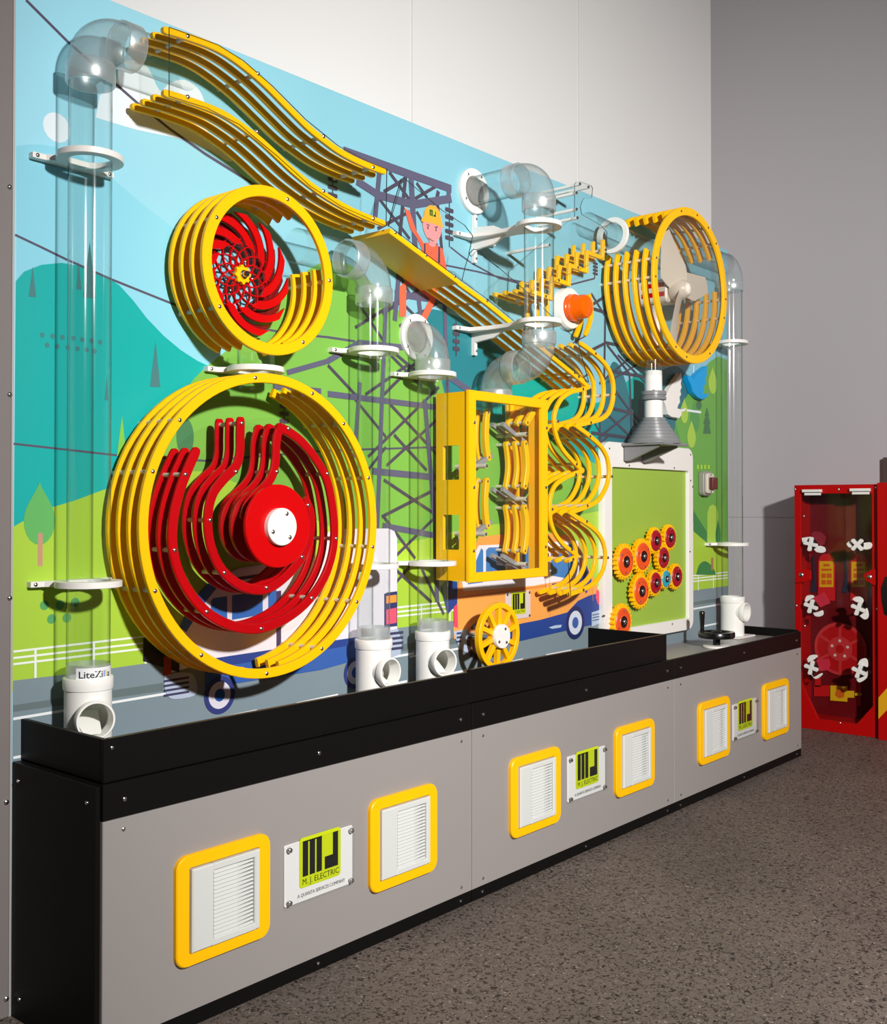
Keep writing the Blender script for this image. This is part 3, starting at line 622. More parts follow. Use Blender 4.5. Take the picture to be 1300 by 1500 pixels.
# straight + left serpentine
st = PP([(672, 413.5), (713.6, 443.5), (741.5, 466), (808, 521), (841.6, 548), (862, 565)], FRONT)
l1 = catmull(PP([(864, 567), (854, 570.5), (838.8, 574), (826, 582.4), (817.8, 596), (814, 610), (814.3, 623), (817.8, 641), (826, 658), (838.8, 673.4), (850, 684.6), (855, 688.5)], FRONT), 3)
l2 = catmull(PP([(855, 690), (844, 693.6), (829, 700.5), (816.4, 710), (809.4, 725), (807.3, 743.2), (808.7, 762.8), (815, 781), (826, 796.4), (838.8, 807), (847, 813)], FRONT), 3)
l3 = PP([(847, 815), (840, 818.5), (832, 822)], FRONT)
t = thing('zigzag_track', 'yellow straight sloping rails running down into the left zigzag loops beside the crank box', 'track', (l1[0][0], 0, l3[-1][1]))
rails(t, [st, l1, l2, l3], .0165)
rods(t, PP([(713.6, 440.5), (842, 546), (848, 552), (854.5, 570), (818, 617), (845, 680), (844, 695), (809.5, 746), (838, 805), (840, 819)], FRONT))
r1 = catmull(PP([(853, 503.5), (864, 511), (873.8, 518.7), (886.4, 530.6), (894.8, 543.2), (899.7, 557.2), (901, 574), (899, 590.8), (893.4, 604.8), (883.6, 613.2), (869.6, 617.6), (855.6, 621), (847, 623)], FRONT), 3)
r2 = catmull(PP([(846, 624), (858.4, 632.8), (869.6, 642), (882.2, 653.8), (890.6, 667.8), (894, 683), (894, 698.6), (890.6, 712.4), (883.6, 726.4), (875.2, 735.5), (861, 742.5), (847, 747.4), (838, 750)], FRONT), 3)
r3 = catmull(PP([(837, 751), (845.8, 757), (858.4, 765), (871, 774), (880.8, 785), (887, 799), (889, 816), (886.4, 832.8), (879.4, 846.8), (869.6, 856.6), (855.6, 863.6), (837, 870.5)], FRONT), 3)
t = thing('zigzag_track', 'right-hand yellow zigzag rails of three loops left of the green gear board', 'track', (r1[0][0], 0, r3[-1][1]))
rails(t, [r1, r2, r3], .0175)
rods(t, PP([(873, 518), (902, 578), (866, 619), (865, 639), (897, 698), (861, 741), (860, 764), (891, 817), (855, 864)], FRONT))
# clear cover right of the zigzag with dark edge line
wz = thing('cover_wire', 'thin dark wire crossing the bottom end of the zigzag rails', 'wire', (P(832, 820, -.18)[0], -.18, P(837, 872, -.18)[1]))
MB().tube([(P(832.5, 820, -.18)[0], -.18, P(832.5, 820, -.18)[1]), (P(836.5, 873, -.18)[0], -.18, P(836.5, 873, -.18)[1])], .0014, 6, True).build('wire_strand', WIRE, wz)

# stair rails
sp = PP([(885.5, 354), (884.8, 378), (861.5, 369.5), (861, 397), (836, 388.5), (835, 416), (811, 408), (810, 437), (790, 430), (772, 424)], FRONT)
t = thing('stair_track', 'yellow stepped stair of four zigzag rails beside the upright clear tube', 'track', (sp[0][0], 0, sp[-1][1]))
for y in YR:
    b = MB()
    for i in range(len(sp) - 1): b.strip([sp[i], sp[i + 1]], .0165, y - TH / 2 + (i % 2) * .0005, y + TH / 2 - (i % 2) * .0005, rnd=True, ch=.0012)
    b.build('rail', YEL, t)
rods(t, PP([(887, 366), (847, 392), (819, 411), (800, 434)], FRONT), s=.9)
gp = catmull(PP([(865.5, 434), (868, 448), (867.5, 465), (864, 479), (860, 489)], -.081), 3)
gt = thing('guide_rails', 'short curved yellow guide rails behind the orange beacon', 'track', (gp[-1][0], 0, gp[-1][1]))
rails(gt, [gp], .0185, YR[:2]); rods(gt, [gp[0]], -.081, bolts=False)
gq = PP([(801, 438), (803, 474)], -.12)
gv = thing('guide_rails', 'short upright yellow guide rails behind the clear tube below the stair', 'track', (gq[-1][0], 0, gq[-1][1]))
rails(gv, [gq], .0165, YR[:3]); rods(gv, [gq[0]], -.12, bolts=False)
# stair cover sheet with standoffs
ss = thing('cover_sheet', 'jigsaw-shaped clear sheet on white standoffs beside the upper clear tube', 'cover', (P(845, 318, FRONT)[0], 0, P(845, 318, FRONT)[1]))
shp = PP([(841.5, 318), (841.5, 270), (844, 266.5), (849, 266), (866, 272), (868, 276), (867, 288), (865, 290.5), (856, 290), (853, 294), (850, 303), (852, 314), (880, 330), (889, 340), (888, 376), (772, 430), (742, 438), (745, 398), (822, 332)], FRONT - .006)
MB().prism(shp, FRONT - .009, FRONT - .006, 'y', 0, 1).build('sheet', [SHT, EDGE], ss)
for q in ((850, 269.5), (862.5, 274), (845, 282.5), (845, 306.5), (846.5, 319)):
    x, z = P(*q, FRONT - .009); b = MB(); spacer(b, x, z, FRONT - .006, 0, .0065); b.build('standoff', WHT, ss); bolt(ss, x, FRONT - .009, z, 1.0)
sd = thing('standoff', 'long white standoff rod on the mural left of the upright clear tube', 'standoff', (P(743, 371, 0)[0], 0, P(743, 371, 0)[1]))
x, z = P(743, 371, 0); b = MB(); spacer(b, x, z, -.19, 0, .0065); b.build('rod', WHT, sd); bolt(sd, x, -.19, z)

# ------------------------------------------------------------------ hoops
def hoop(parent, cx, cz, R, w, ys, arcs, m=YEL, seg=72):
    rm = R - w / 2
    for k, y in enumerate(ys):
        b = MB()
        if k == len(ys) - 1: b.strip(circle(cx, cz, rm, seg), w, y - TH / 2, y + TH / 2, closed=True)
        else:
            for a0, a1 in arcs: b.strip(arc(cx, cz, rm, a0, a1, max(8, int((a1 - a0) / 5))), w, y - TH / 2, y + TH / 2, rnd=False)
        b.build('hoop_ring', m, parent)
def hrods(parent, cx, cz, r, angs, y0, s=1.0):
    for a in angs:
        x, z = cx + r * math.cos(math.radians(a)), cz + r * math.sin(math.radians(a))
        b = MB(); spacer(b, x, z, y0 + .002); b.build('spacer_rod', ROD, parent); bolt(parent, x, y0 - .0002, z, s)
# large
LCX, LCZ, LR = .643, 1.1315, .4075
big = thing('ball_hoop', 'largest yellow hoop of four rings around the red spiral wheel', 'hoop', (LCX, 0, LCZ - LR))
hoop(big, LCX, LCZ, LR, .026, YR, [(-80, 72), (95, 262)], seg=96)
hrods(big, LCX, LCZ, LR - .013, [-62, -35, -10, 20, 47, 68, 98, 138, 160, 203, 235, 268], FRONT)
wheel = thing('spiral_wheel', 'red spiral rail wheel with white cap inside the largest yellow hoop', 'wheel', (.646, -.02, 1.13))
YW = [-.055, -.1, -.145]; YWF = YW[-1] - TH / 2
o1 = catmull(PP([(288, 663), (276, 690), (265.8, 717.6), (257.3, 751.6), (254, 789), (259, 823), (269.2, 850.2), (286.2, 877.4), (310, 901.2), (340.6, 916.5), (371.2, 921.6), (398.4, 916.5), (429, 901), (456, 877.4), (476.6, 846.8), (488.5, 812.8), (492, 778.8), (488.5, 738), (480, 700.6), (463, 670), (442.6, 646), (424, 632), (412, 627)], YWF), 4)
o1b = catmull(PP([(412, 627), (408, 640), (406.5, 655), (406, 672), (402, 693.8), (391.6, 711), (378, 724.4), (366, 738), (360, 755)], YWF), 4)
o2 = catmull(PP([(354.5, 618), (354, 640), (353.5, 663), (347.4, 683.6), (330.4, 701), (313.4, 724.4), (306.6, 758.4), (310, 795.8), (323.6, 829.8), (347.4, 853.6), (374.6, 863.8), (398.4, 860.4), (422, 843.4), (442.6, 819.6), (456, 789), (458, 755), (451, 734.6)], YWF), 4)
for y in YW:
    b = MB()
    for i, p in enumerate((o1, o1b, o2)): b.strip(p, .0265, y - TH / 2 + i * .0004, y + TH / 2 - i * .0004, .003)
    b.build('spiral_rail', mat('crimson_rail_plastic', (184, 2, 12), .3, spec=.4), wheel)
for q in ((354.6, 620), (346, 691), (308, 762), (329, 839), (391, 861), (443, 816), (452, 740), (272, 695), (256, 806), (303, 896), (383, 921), (457, 876), (493, 789), (480, 694), (423, 628), (406, 691)):
    x, z = P(*q, YWF); b = MB(); spacer(b, x, z, YWF + .002, YW[0]); b.build('spacer_rod', ROD, wheel); bolt(wheel, x, YWF, z, 1.0)
for y in (-.03, -.17):
    MB().prism(circle(.646, 1.13, .29, 64), y - .0015, y + .0015, 'y', 0, 0).build('clear_disc', clear('clear_wheel_sheet', (.985, .985, .985), (.8, .82, .82), .008, .05) if 'clear_wheel_sheet' not in MATS else MATS['clear_wheel_sheet'], wheel)
for y in (-.075, -.12):
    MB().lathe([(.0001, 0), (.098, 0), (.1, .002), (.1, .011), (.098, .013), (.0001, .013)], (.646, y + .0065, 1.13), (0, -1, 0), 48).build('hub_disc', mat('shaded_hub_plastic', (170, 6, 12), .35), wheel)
MB().lathe([(.0001, .0), (.109, 0), (.111, .002), (.111, .011), (.109, .013), (.0001, .013)], (.646, -.187, 1.13), (0, -1, 0), 64).build('front_disc', RED, wheel)
MB().lathe([(.0001, .0), (.05, 0), (.05, .014), (.048, .016), (.0001, .016)], (.6465, -.2, 1.128), (0, -1, 0), 48).build('hub_cap', WHT, wheel)
MB().tube([(.646, -.001, 1.13), (.646, -.19, 1.13)], .014, 14, True).build('axle', CHR, wheel)
for a in (70, 200, 310): bolt(wheel, .6465 + .037 * math.cos(math.radians(a)), -.216, 1.128 + .037 * math.sin(math.radians(a)), 1.1)

# medium
MCX, MCZ, MR = .644, 1.8155, .2265
med = thing('ball_hoop', 'middle-sized yellow hoop of four rings with the red swirl disc inside', 'hoop', (MCX, 0, MCZ - MR))
hoop(med, MCX, MCZ, MR, .030, YR, [(-66, 12), (58, 253)])
hrods(med, MCX, MCZ, MR - .015, [75, 150, 215, 302, 2], FRONT)
sw = thing('swirl_disc', 'red swirl lattice disc with yellow hub inside the middle hoop', 'disc', (.626, -.06, 1.815))
scx, scz = .626, 1.815
def swirl(a0, rev, r0, r1, w0, w1, n=14):
    pts = []
    for k in range(n + 1):
        f = k / n; r = r0 + (r1 - r0) * f; a = a0 + rev * f
        pts.append((r, a, w0 + (w1 - w0) * f))
    L = [(scx + r * math.cos(a) - math.sin(a) * w / 2, scz + r * math.sin(a) + math.cos(a) * w / 2) for r, a, w in pts]
    R = [(scx + r * math.cos(a) + math.sin(a) * w / 2, scz + r * math.sin(a) - math.cos(a) * w / 2) for r, a, w in pts]
    return L + R[::-1]
def swarm(y0, y1, ph, sgn, lattice):
    b = MB(); n = 12
    for k in range(n):
        a = 2 * PI * k / n + ph
        if lattice:
            b.prism(swirl(a, sgn * 1.15, .022, .102, .0042, .0046), y0, y1)
            b.prism(swirl(a, -sgn * 1.15, .022, .102, .0042, .0046), y0 + .0004, y1 - .0004)
        b.prism(swirl(a + sgn * 1.05, sgn * .95, .086, .171, .034, .040, 12), y0 + .0002, y1 - .0002)
    return b
swarm(-.064, -.055, .1, 1, True).build('swirl_blades', RED, sw)
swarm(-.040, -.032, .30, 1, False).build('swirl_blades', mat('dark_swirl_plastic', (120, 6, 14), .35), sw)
MB().prism(circle(scx, scz, .174, 56), -.052, -.049).build('clear_disc', SHT, sw)
gear_pts = []
for k in range(32):
    r = .027 if k % 4 in (0, 1) else .022; a = 2 * PI * k / 32
    gear_pts.append((scx - .003 + r * math.cos(a), scz + r * math.sin(a)))
MB().prism(gear_pts, -.078, -.066, 'y', .001).build('hub_gear', YEL, sw)
MB().lathe([(.0001, .012), (.008, .012), (.0085, .010), (.0085, 0), (.012, 0), (.012, -.075)], (scx - .003, -.083, scz), (0, -1, 0), 16).build('axle', CHR, sw)
for a in range(0, 360, 60): bolt(sw, scx + .05 * math.cos(math.radians(a)), -.0525, scz + .05 * math.sin(math.radians(a)), .7)

# right hoop + turbine
RCX, RCZ, RR = 2.868, 2.113, .3265
YR6 = [-.03, -.074, -.118, -.162, -.206, -.25]; F6 = -.25 - TH / 2
rh = thing('ball_hoop', 'right-hand yellow hoop of six rings around the white turbine', 'hoop', (RCX, 0, RCZ - RR))
hoop(rh, RCX, RCZ, RR, .034, YR6, [(160, 365), (32, 120)], seg=84)
hrods(rh, RCX, RCZ, RR - .016, [82, 62, 45, 108, 168, 182, -2, -18, -60, -100, -118], F6, .9)
MB().prism(circle(RCX, RCZ, RR - .031, 64), F6 + .013, F6 + .017, 'y', 0, 1).build('front_sheet', [SHD, EDGE], rh)
tb = thing('toy_turbine', 'white three-bladed wind turbine head inside the right-hand hoop', 'turbine', (2.862, 0, 2.10))
hub = Vector((2.862, -.2, 2.103))
TWH = mat('turbine_white', (232, 222, 210), .35)
MB().lathe([(.0001, .05), (.018, .046), (.034, .034), (.043, .016), (.046, 0), (.046, -.02), (.043, -.03), (.0001, -.03)], hub, (0, -1, 0), 32).build('spinner', TWH, tb)
for k, a in enumerate((118, 12, 254)):
    a = math.radians(a); e = Vector((math.cos(a), 0, math.sin(a))); n = Vector((-math.sin(a), 0, math.cos(a))); f = Vector((0, -1, 0))
    b = MB(); secs = []
    for r, wl, wr2, th in ((q0, q1 * 1.22, q2_ * 1.22, q3) for q0, q1, q2_, q3 in ((.02, .035, .035, .020), (.05, .05, .046, .014), (.085, .066, .05, .011), (.13, .060, .042, .008), (.19, .046, .034, .006), (.255, .034, .024, .004))):
        tw = -.55 * (1 - r / .3)
        c_ = hub + e * r + f * (.0)
        u = n * math.cos(tw) + f * math.sin(tw); w_ = f * math.cos(tw) - n * math.sin(tw)
        sgn = -1
        secs.append([c_ + u * (wl * sgn * -1), c_ + u * .01 + w_ * th, c_ - u * wr2, c_ + u * .01 - w_ * th])
    vs = [v for s_ in secs for v in s_]; m = len(secs)
    fs = [(i * 4 + k2, i * 4 + (k2 + 1) % 4, (i + 1) * 4 + (k2 + 1) % 4, (i + 1) * 4 + k2) for i in range(m - 1) for k2 in range(4)] + [(0, 1, 2, 3), tuple(range((m - 1) * 4, m * 4))]
    b.add(vs, fs); b.build('blade', TWH, tb, 50)
nac = MB().prism(rrect(2.862 - .05, 2.862 + .05, 2.103 - .052, 2.103 + .048, .018), -.165, -.02, 'y', .006).build('nacelle', TWH, tb)
for zz in (.022, -.018): MB().prism(rrect(2.862 - .0508, 2.862 + .0508, 2.103 + zz - .010, 2.103 + zz + .010, .001), -.155, -.045).build('red_stripe', RED, tb)
MB().tube([(2.862, -.09, 2.05), (2.862, -.09, 1.80)], [.022, .03], 18, True).build('mast', TWH, tb)

# turbine pole
pl = thing('turbine_pole', 'white pole with grey collar and stepped grey cone under the right-hand hoop', 'pole', (2.775, -.13, 1.44))
PX, PY = 2.772, -.125
MB().tube([(PX, PY, 1.80), (PX, PY, 1.735)], .037, 24).build('clear_sleeve', CLR, pl)
MB().lathe([(.0001, 1.755), (.034, 1.755), (.0355, 1.752), (.0365, 1.66), (.0385, 1.655), (.039, 1.55)], (PX, PY, 0), (0, 0, 1), 32).build('pole_pipe', WHT, pl)
MB().lathe([(.036, 1.632), (.052, 1.632), (.053, 1.634), (.053, 1.644), (.049, 1.646), (.049, 1.650), (.053, 1.652), (.053, 1.666), (.052, 1.668), (.036, 1.668)], (PX, PY, 0), (0, 0, 1), 36).build('collar', PGRY, pl)
for a in range(-150, 150, 60): bolt(pl, PX + .046 * math.cos(math.radians(a)), PY + .046 * math.sin(math.radians(a)), 1.668, 1.0, '+z')
pr = []; zz = 1.557; rr = .044
for k in range(7):
    pr += [(rr, zz), (rr + .0045, zz - .002), (rr + .0065, zz - .014)]; zz -= .0145; rr += .0098
pr = [(.036, 1.557)] + pr + [(.113, 1.452), (.113, 1.446), (.0001, 1.446)]
MB().lathe(pr, (PX, PY, 0), (0, 0, 1), 48).build('stepped_cone', PGRY, pl)
MB().cbox(PX - .105, PX + .105, PY - .105, -.001, 1.437, 1.449, .002, 'z').build('shelf', PGRY, pl)
MB().prism([(-.035, 1.437), (-.2, 1.437), (-.2, 1.430), (-.06, 1.375), (-.035, 1.375)], PX - .09, PX - .075, 'x', .001).build('gusset', PGRY, pl)
MB().prism([(-.035, 1.437), (-.2, 1.437), (-.2, 1.430), (-.06, 1.375), (-.035, 1.375)], PX + .055, PX + .07, 'x', .001).build('gusset', PGRY, pl)

# ------------------------------------------------------------------ clear tubes
RT = .0505
def clamp(parent, x, z, yc=-.09):
    b = MB().strip([(x + .0645 * math.cos(2 * PI * k / 40), yc + .0645 * math.sin(2 * PI * k / 40)) for k in range(40)], .026, z - .0076, z + .0076, .001, closed=True, axis='z')
    b.prism([(x - .108, -.0005), (x - .108, -.02), (x - .075, -.022), (x - .055, yc + .045), (x + .055, yc + .045), (x + .075, -.022), (x + .108, -.02), (x + .108, -.0005)], z - .007, z + .007, 'z', .001)
    b.build('clamp', WHT, parent); bolt(parent, x - .096, -.0203, z, .95); bolt(parent, x + .096, -.0203, z, .95)
def tee(parent, x, yc, zb, zt, zbr, rot=0.0):
    d = Vector((math.sin(rot), -math.cos(rot), 0)); n = int((zt - .03 - zb) / .004)
    prof = [(.0001, zb), (.0535, zb)] + [(.0545, zb + .003 + (zt - .033 - zb) * k / n) for k in range(n + 1)] + [(.057, zt - .028), (.058, zt - .02), (.058, zt - .003), (.0565, zt), (.051, zt), (.051, zt - .03)]
    b = MB().lathe(prof, (x, yc, 0), (0, 0, 1), 96); c = Vector((x, yc, zbr)); keep = []
    for f in b.f:
        m = sum((Vector(b.v[i]) for i in f), Vector()) / len(f) - c; h = m.dot(d)
        if not (h > .01 and (m - d * h).length < .0405): keep.append(f)
    b.f = keep; b.mi = [0] * len(keep); b.build('tee_body', PVC, parent)
    MB().lathe([(.042, .03), (.042, .05), (.0445, .052), (.0455, .057), (.0455, .071), (.044, .0735), (.040, .0735), (.039, .071), (.039, .03)], c, d, 40).build('tee_branch', PVC, parent)
    e = Vector((0, 0, 1)).cross(d); q0 = c + d * .05 - Vector((0, 0, .036)); q1 = c - d * .04 + Vector((0, 0, .005))
    MB().add([q0 + e * .02, q0 - e * .02, q1 - e * .033, q1 + e * .033], [(0, 1, 2, 3)]).build('outlet_ramp', PVC, parent)
ZT = P(128, 997, -.145)[1]
def collar(parent, c, axis, L, r=.058):
    ax = Vector(axis).normalized(); c = Vector(c)
    MB().lathe([(RT + .001, -L / 2), (r - .002, -L / 2), (r, -L / 2 + .003), (r, L / 2 - .003), (r - .002, L / 2), (RT + .001, L / 2)], c, ax, 40).build('collar', FRO, parent)
def elbow(parent, corner, d_in, d_out, rad, name='elbow', r=.0535):
    """quarter bend: travels along d_in, leaves along d_out; corner is where the axes cross"""
    c = Vector(corner); a = Vector(d_in).normalized(); b_ = Vector(d_out).normalized()
    ctr = c - a * rad + b_ * rad
    pts = [ctr + (-b_ * math.cos(t) + a * math.sin(t)) * rad for t in [PI / 2 * k / 14 for k in range(15)]]
    MB().tube(pts, r, 36).build(name, CLRE, parent)

# tube 1
x1, y1 = .151, -.09
z_e = P(183, 68, y1)[1]
t1 = thing('ball_tube', 'tall clear ball tube at the far left with LiteZilla sticker and white outlet', 'tube', (x1, y1, .594), 'clear ball tubes')
MB().tube([(x1, y1, ZT - .02), (x1, y1, z_e - .08)], RT, 40).build('pipe', CLR, t1)
elbow(t1, (x1, y1, z_e), (0, 0, 1), (1, 0, 0), .075)
collar(t1, (x1, y1, z_e - .098), (0, 0, 1), .05); collar(t1, (x1 + .098, y1, z_e), (1, 0, 0), .05)
MB().tube([(x1 + .075, y1, z_e), (x1 + .29, y1, z_e)], RT, 36).build('pipe', CLR, t1)
tee(t1, x1, y1, .594, ZT, P(146, 1055, -.16)[1], -.3)
MB().tube([(x1, y1, ZT), (x1, y1, ZT + .032)], RT + .0004, 36).build('pipe_end_band', FRO, t1)
for pz in (233, 855): clamp(t1, x1, P(133, pz, y1)[1], y1)
# sticker wrapped on the tube
ang = math.atan2(CY - y1, CX - x1)
lz0, lz1 = P(128, 999, y1 - RT)[1], P(128, 980, y1 - RT)[1]
def wrap(u, z, rr=RT + .0012): a = ang - .55 + u / rr; return (x1 + rr * math.cos(a), y1 + rr * math.sin(a), z)
b = MB(); nn = 18; L = .122
vs = [wrap(L * k / nn, zz) for k in range(nn + 1) for zz in (lz0, lz1)]
b.add(vs, [(2 * k, 2 * k + 2, 2 * k + 3, 2 * k + 1) for k in range(nn)]); b.build('sticker', mat('sticker_white', (240, 240, 240), .4), t1)
vs, fs = text_mb('LiteZi', .0225, bold=.0003); u0 = .006; lh = max(v[1] for v in vs); zl = lz0 + (lz1 - lz0 - lh) / 2
MB().add([wrap(u0 + v[0] * 1.1, zl + v[1], RT + .0016) for v in vs], fs).build('sticker_letters', INK, t1)
u = u0 + max(v[0] for v in vs) * 1.1 + .003
for cc in ((20, 130, 210), (240, 180, 20)):
    MB().add([wrap(u, zl, RT + .0016), wrap(u + .0028, zl, RT + .0016), wrap(u + .0028, zl + lh, RT + .0016), wrap(u, zl + lh, RT + .0016)], [(0, 1, 2, 3)]).build('sticker_letters', mat('sticker_ink_%d' % cc[0], cc, .5), t1); u += .0055
vs, fs = text_mb('a', .0225, bold=.0003)
MB().add([wrap(u + v[0] * 1.1, zl + v[1], RT + .0016) for v in vs], fs).build('sticker_letters', INK, t1)
# tube 2
x2 = 1.12; ze2 = P(523, 382, -.09)[1]
t2 = thing('ball_tube', 'clear ball tube right of the large hoop, elbow fed from the middle hoop', 'tube', (x2, -.09, .594), 'clear ball tubes')
MB().tube([(x2, -.09, ZT - .02), (x2, -.09, ze2 - .08)], RT, 36).build('pipe', CLR, t2)
elbow(t2, (x2, -.09, ze2), (0, 0, 1), (-1, 0, 0), .075)
collar(t2, (x2, -.09, ze2 - .098), (0, 0, 1), .05); collar(t2, (x2 - .098, -.09, ze2), (1, 0, 0), .05)
MB().tube([(x2 - .075, -.09, ze2), (.80, -.09, ze2)], RT, 36).build('pipe', CLR, t2)
tee(t2, x2, -.09, .594, ZT, P(562, 987, -.16)[1], 0)
MB().tube([(x2, -.09, ZT), (x2, -.09, ZT + .036)], RT + .0004, 36).build('pipe_end_band', FRO, t2)
for pz in (514, 829): clamp(t2, x2, P(546, pz, -.09)[1])
# tube 3
x3 = 1.395; zf = P(611, 495, 0)[1]
t3 = thing('ball_tube', 'clear ball tube just left of the crank box, elbow running into a white wall flange', 'tube', (x3, -.09, .594), 'clear ball tubes')
MB().tube([(x3, -.09, ZT - .02), (x3, -.09, zf - .08)], RT, 36).build('pipe', CLR, t3)
elbow(t3, (x3, -.09, zf), (0, 0, 1), (0, 1, 0), .085)
collar(t3, (x3, -.09, zf - .108), (0, 0, 1), .05)
def flange(parent, x, z, R=.077):
    MB().lathe([(.052, 0), (R, 0), (R, .012), (R - .003, .015), (.055, .015), (.052, .012)], (x, -.0005, z), (0, -1, 0), 44, True).build('flange', WHT, parent)
    MB().lathe([(.0001, .009), (.052, .009)], (x, -.0005, z), (0, -1, 0), 30).build('flange_hole', mat('hole_grey', (150, 144, 140), .6), parent)
    for a in (60, 130, 215, 300): bolt(parent, x + .065 * math.cos(math.radians(a)), -.0155, z + .065 * math.sin(math.radians(a)), .9)
flange(t3, x3 + .012, zf)
tee(t3, x3, -.09, .594, ZT, P(643, 972, -.16)[1], -.25)
MB().tube([(x3, -.09, ZT), (x3, -.09, ZT + .036)], RT + .0004, 36).build('pipe_end_band', FRO, t3)
for pz in (549, 825): clamp(t3, x3, P(632, pz, -.09)[1])
# tube 4
x4, z4 = P(692, 281, 0); y4 = -.29
t4 = thing('ball_tube', 'clear S-shaped ball tube held off the wall by two long white brackets', 'tube', (x4, y4, 1.6), 'clear ball tubes')
zc1, zc2 = P(791, 331, y4)[1], P(787, 472, y4)[1]
zlow = P(780, 533, y4)[1]
flange(t4, x4, z4, .08)
MB().tube([(x4, -.012, z4), (x4, y4 + .075, z4)], RT, 36).build('pipe', CLR, t4)
elbow(t4, (x4, y4, z4), (0, -1, 0), (0, 0, -1), .075)
collar(t4, (x4, y4 + .098, z4), (0, 1, 0), .05); collar(t4, (x4, y4, z4 - .098), (0, 0, 1), .05)
MB().tube([(x4, y4, z4 - .075), (x4, y4, zlow + .075)], RT, 40).build('pipe', CLR, t4)
elbow(t4, (x4, y4, zlow), (0, 0, -1), (0, 1, 0), .075)
collar(t4, (x4, y4, zlow + .09), (0, 0, 1), .045); collar(t4, (x4, y4 + .098, zlow), (0, 1, 0), .05)
yb4 = -.105
elbow(t4, (x4, yb4, zlow), (0, 1, 0), (0, 0, -1), .075)
collar(t4, (x4, yb4, zlow - .09), (0, 0, 1), .035)
MB().tube([(x4, yb4, zlow - .07), (x4, yb4, zlow - .155)], RT, 36).build('pipe', CLR, t4)
def arm(z, lower):
    b = MB().strip([(x4 + .0645 * math.cos(2 * PI * k / 40), y4 + .0645 * math.sin(2 * PI * k / 40)) for k in range(40)], .026, z - .0076, z + .0076, .001, closed=True, axis='z')
    b.prism([(x4 - .11, -.0005), (x4 - .11, -.02), (x4 - .05, -.03), (x4 - .032, -.1), (x4 - .03, -.175), (x4 - .052, y4 + .042), (x4 + .052, y4 + .042), (x4 + .03, -.175), (x4 + .032, -.1), (x4 + .05, -.03), (x4 + .11, -.02), (x4 + .11, -.0005)], z - .007, z + .007, 'z', .001)
    b.build('bracket_arm', WHT, t4)
    prof = [(-.0005, z - .0075), (-.0005, z - .085), (-.018, z - .085), (-.018, z - .04), (-.1, z - .032), (-.15, z - .0075)]
    MB().prism(prof, x4 - .007, x4 + .007, 'x', .001).build('bracket_rib', WHT, t4)
    if not lower:
        MB().prism([(a, 2 * z - zz_) for a, zz_ in prof], x4 - .007, x4 + .007, 'x', .001).build('bracket_rib', WHT, t4)
        bolt(t4, x4, -.0183, z + .07, .9)
    bolt(t4, x4 - .095, -.0205, z, .95); bolt(t4, x4, -.0183, z - .07, .9)
arm(zc1, False); arm(zc2, True)
# tube 5
x5 = 3.586; y5 = -.09
t5 = thing('ball_tube', 'clear ball tube at the far right end standing on the crank table', 'tube', (x5, y5, .558), 'clear ball tubes')
ze5 = P(1074, 392, y5)[1]
MB().tube([(x5, y5, .75), (x5, y5, ze5 - .08)], RT, 36).build('pipe', CLR, t5)
elbow(t5, (x5, y5, ze5), (0, 0, 1), (-1, 0, 0), .075); collar(t5, (x5, y5, ze5 - .098), (0, 0, 1), .04)
MB().tube([(x5 - .075, y5, ze5), (3.16, y5, ze5)], RT, 32).build('pipe', CLR, t5)
tee(t5, x5, y5, .565, .752, P(1087, 898, -.16)[1], 0)
MB().cbox(x5 - .09, x5 + .09, y5 - .075, y5 + .07, .558, .566, .002, 'z').build('foot_plate', WHT, t5)
for pz in (503, 797): clamp(t5, x5, P(1074, pz, y5)[1])
# tube 6, horizontal
z6 = P(880, 337, -.1)[1]
t6 = thing('ball_tube', 'short horizontal clear tube with white flange entering the right-hand hoop', 'tube', (2.3, -.1, z6), 'clear ball tubes')
MB().tube([(2.295, -.1, z6), (3.06, -.1, z6 - .03)], RT, 36).build('pipe', CLR, t6)
MB().lathe([(.052, -.007), (.072, -.007), (.073, -.005), (.073, .005), (.072, .007), (.052, .007)], (2.49, -.1, z6 - .004), (1, 0, 0), 44, True).build('flange', WHT, t6)
# tube stub between hoops
xs_, ys_ = P(375, 535, -.09)[0], -.09
zs_ = P(366, 541, -.09)[1]
t7 = thing('ball_tube', 'short clear tube stub with white clamp between the two left hoops', 'tube', (xs_, ys_, zs_), 'clear ball tubes')
MB().tube([(xs_, ys_, zs_ - .05), (xs_, ys_, zs_ + .055)], RT, 32).build('pipe', CLR, t7)
clamp(t7, xs_, zs_)

# ------------------------------------------------------------------ yellow crank box
bx0, bx1, bz0, bz1 = 1.483, 1.931, .932, 1.566
bt = thing('crank_box', 'yellow open-front box with grey paddles below the S-shaped tube', 'box', ((bx0 + bx1) / 2, 0, bz0))
o_ = [(bx0, bz0), (bx1, bz0), (bx1, bz1), (bx0, bz1)]; fw = .037
i_ = [(bx0 + fw, bz0 + .032), (bx1 - fw, bz0 + .032), (bx1 - fw, bz1 - .032), (bx0 + fw, bz1 - .032)]
frame_mb(o_, i_, FRONT, FRONT + .013, .002).build('front_frame', YEL, bt)
YB = -.025
def side(xa, xb_, wins):
    ys = [FRONT + .0135, YB]; b = MB()
    zs = [bz0 + .004] + [v for w in wins for v in w[:2]] + [bz1 - .004]
    for k in range(0, len(zs) - 1, 2): b.box(xa, xb_, ys[0], ys[1], zs[k], zs[k + 1])
    for (z0, z1, ya, yb_) in wins:
        b.box(xa, xb_, ys[0], ya, z0, z1); b.box(xa, xb_, yb_, ys[1], z0, z1)
    return b
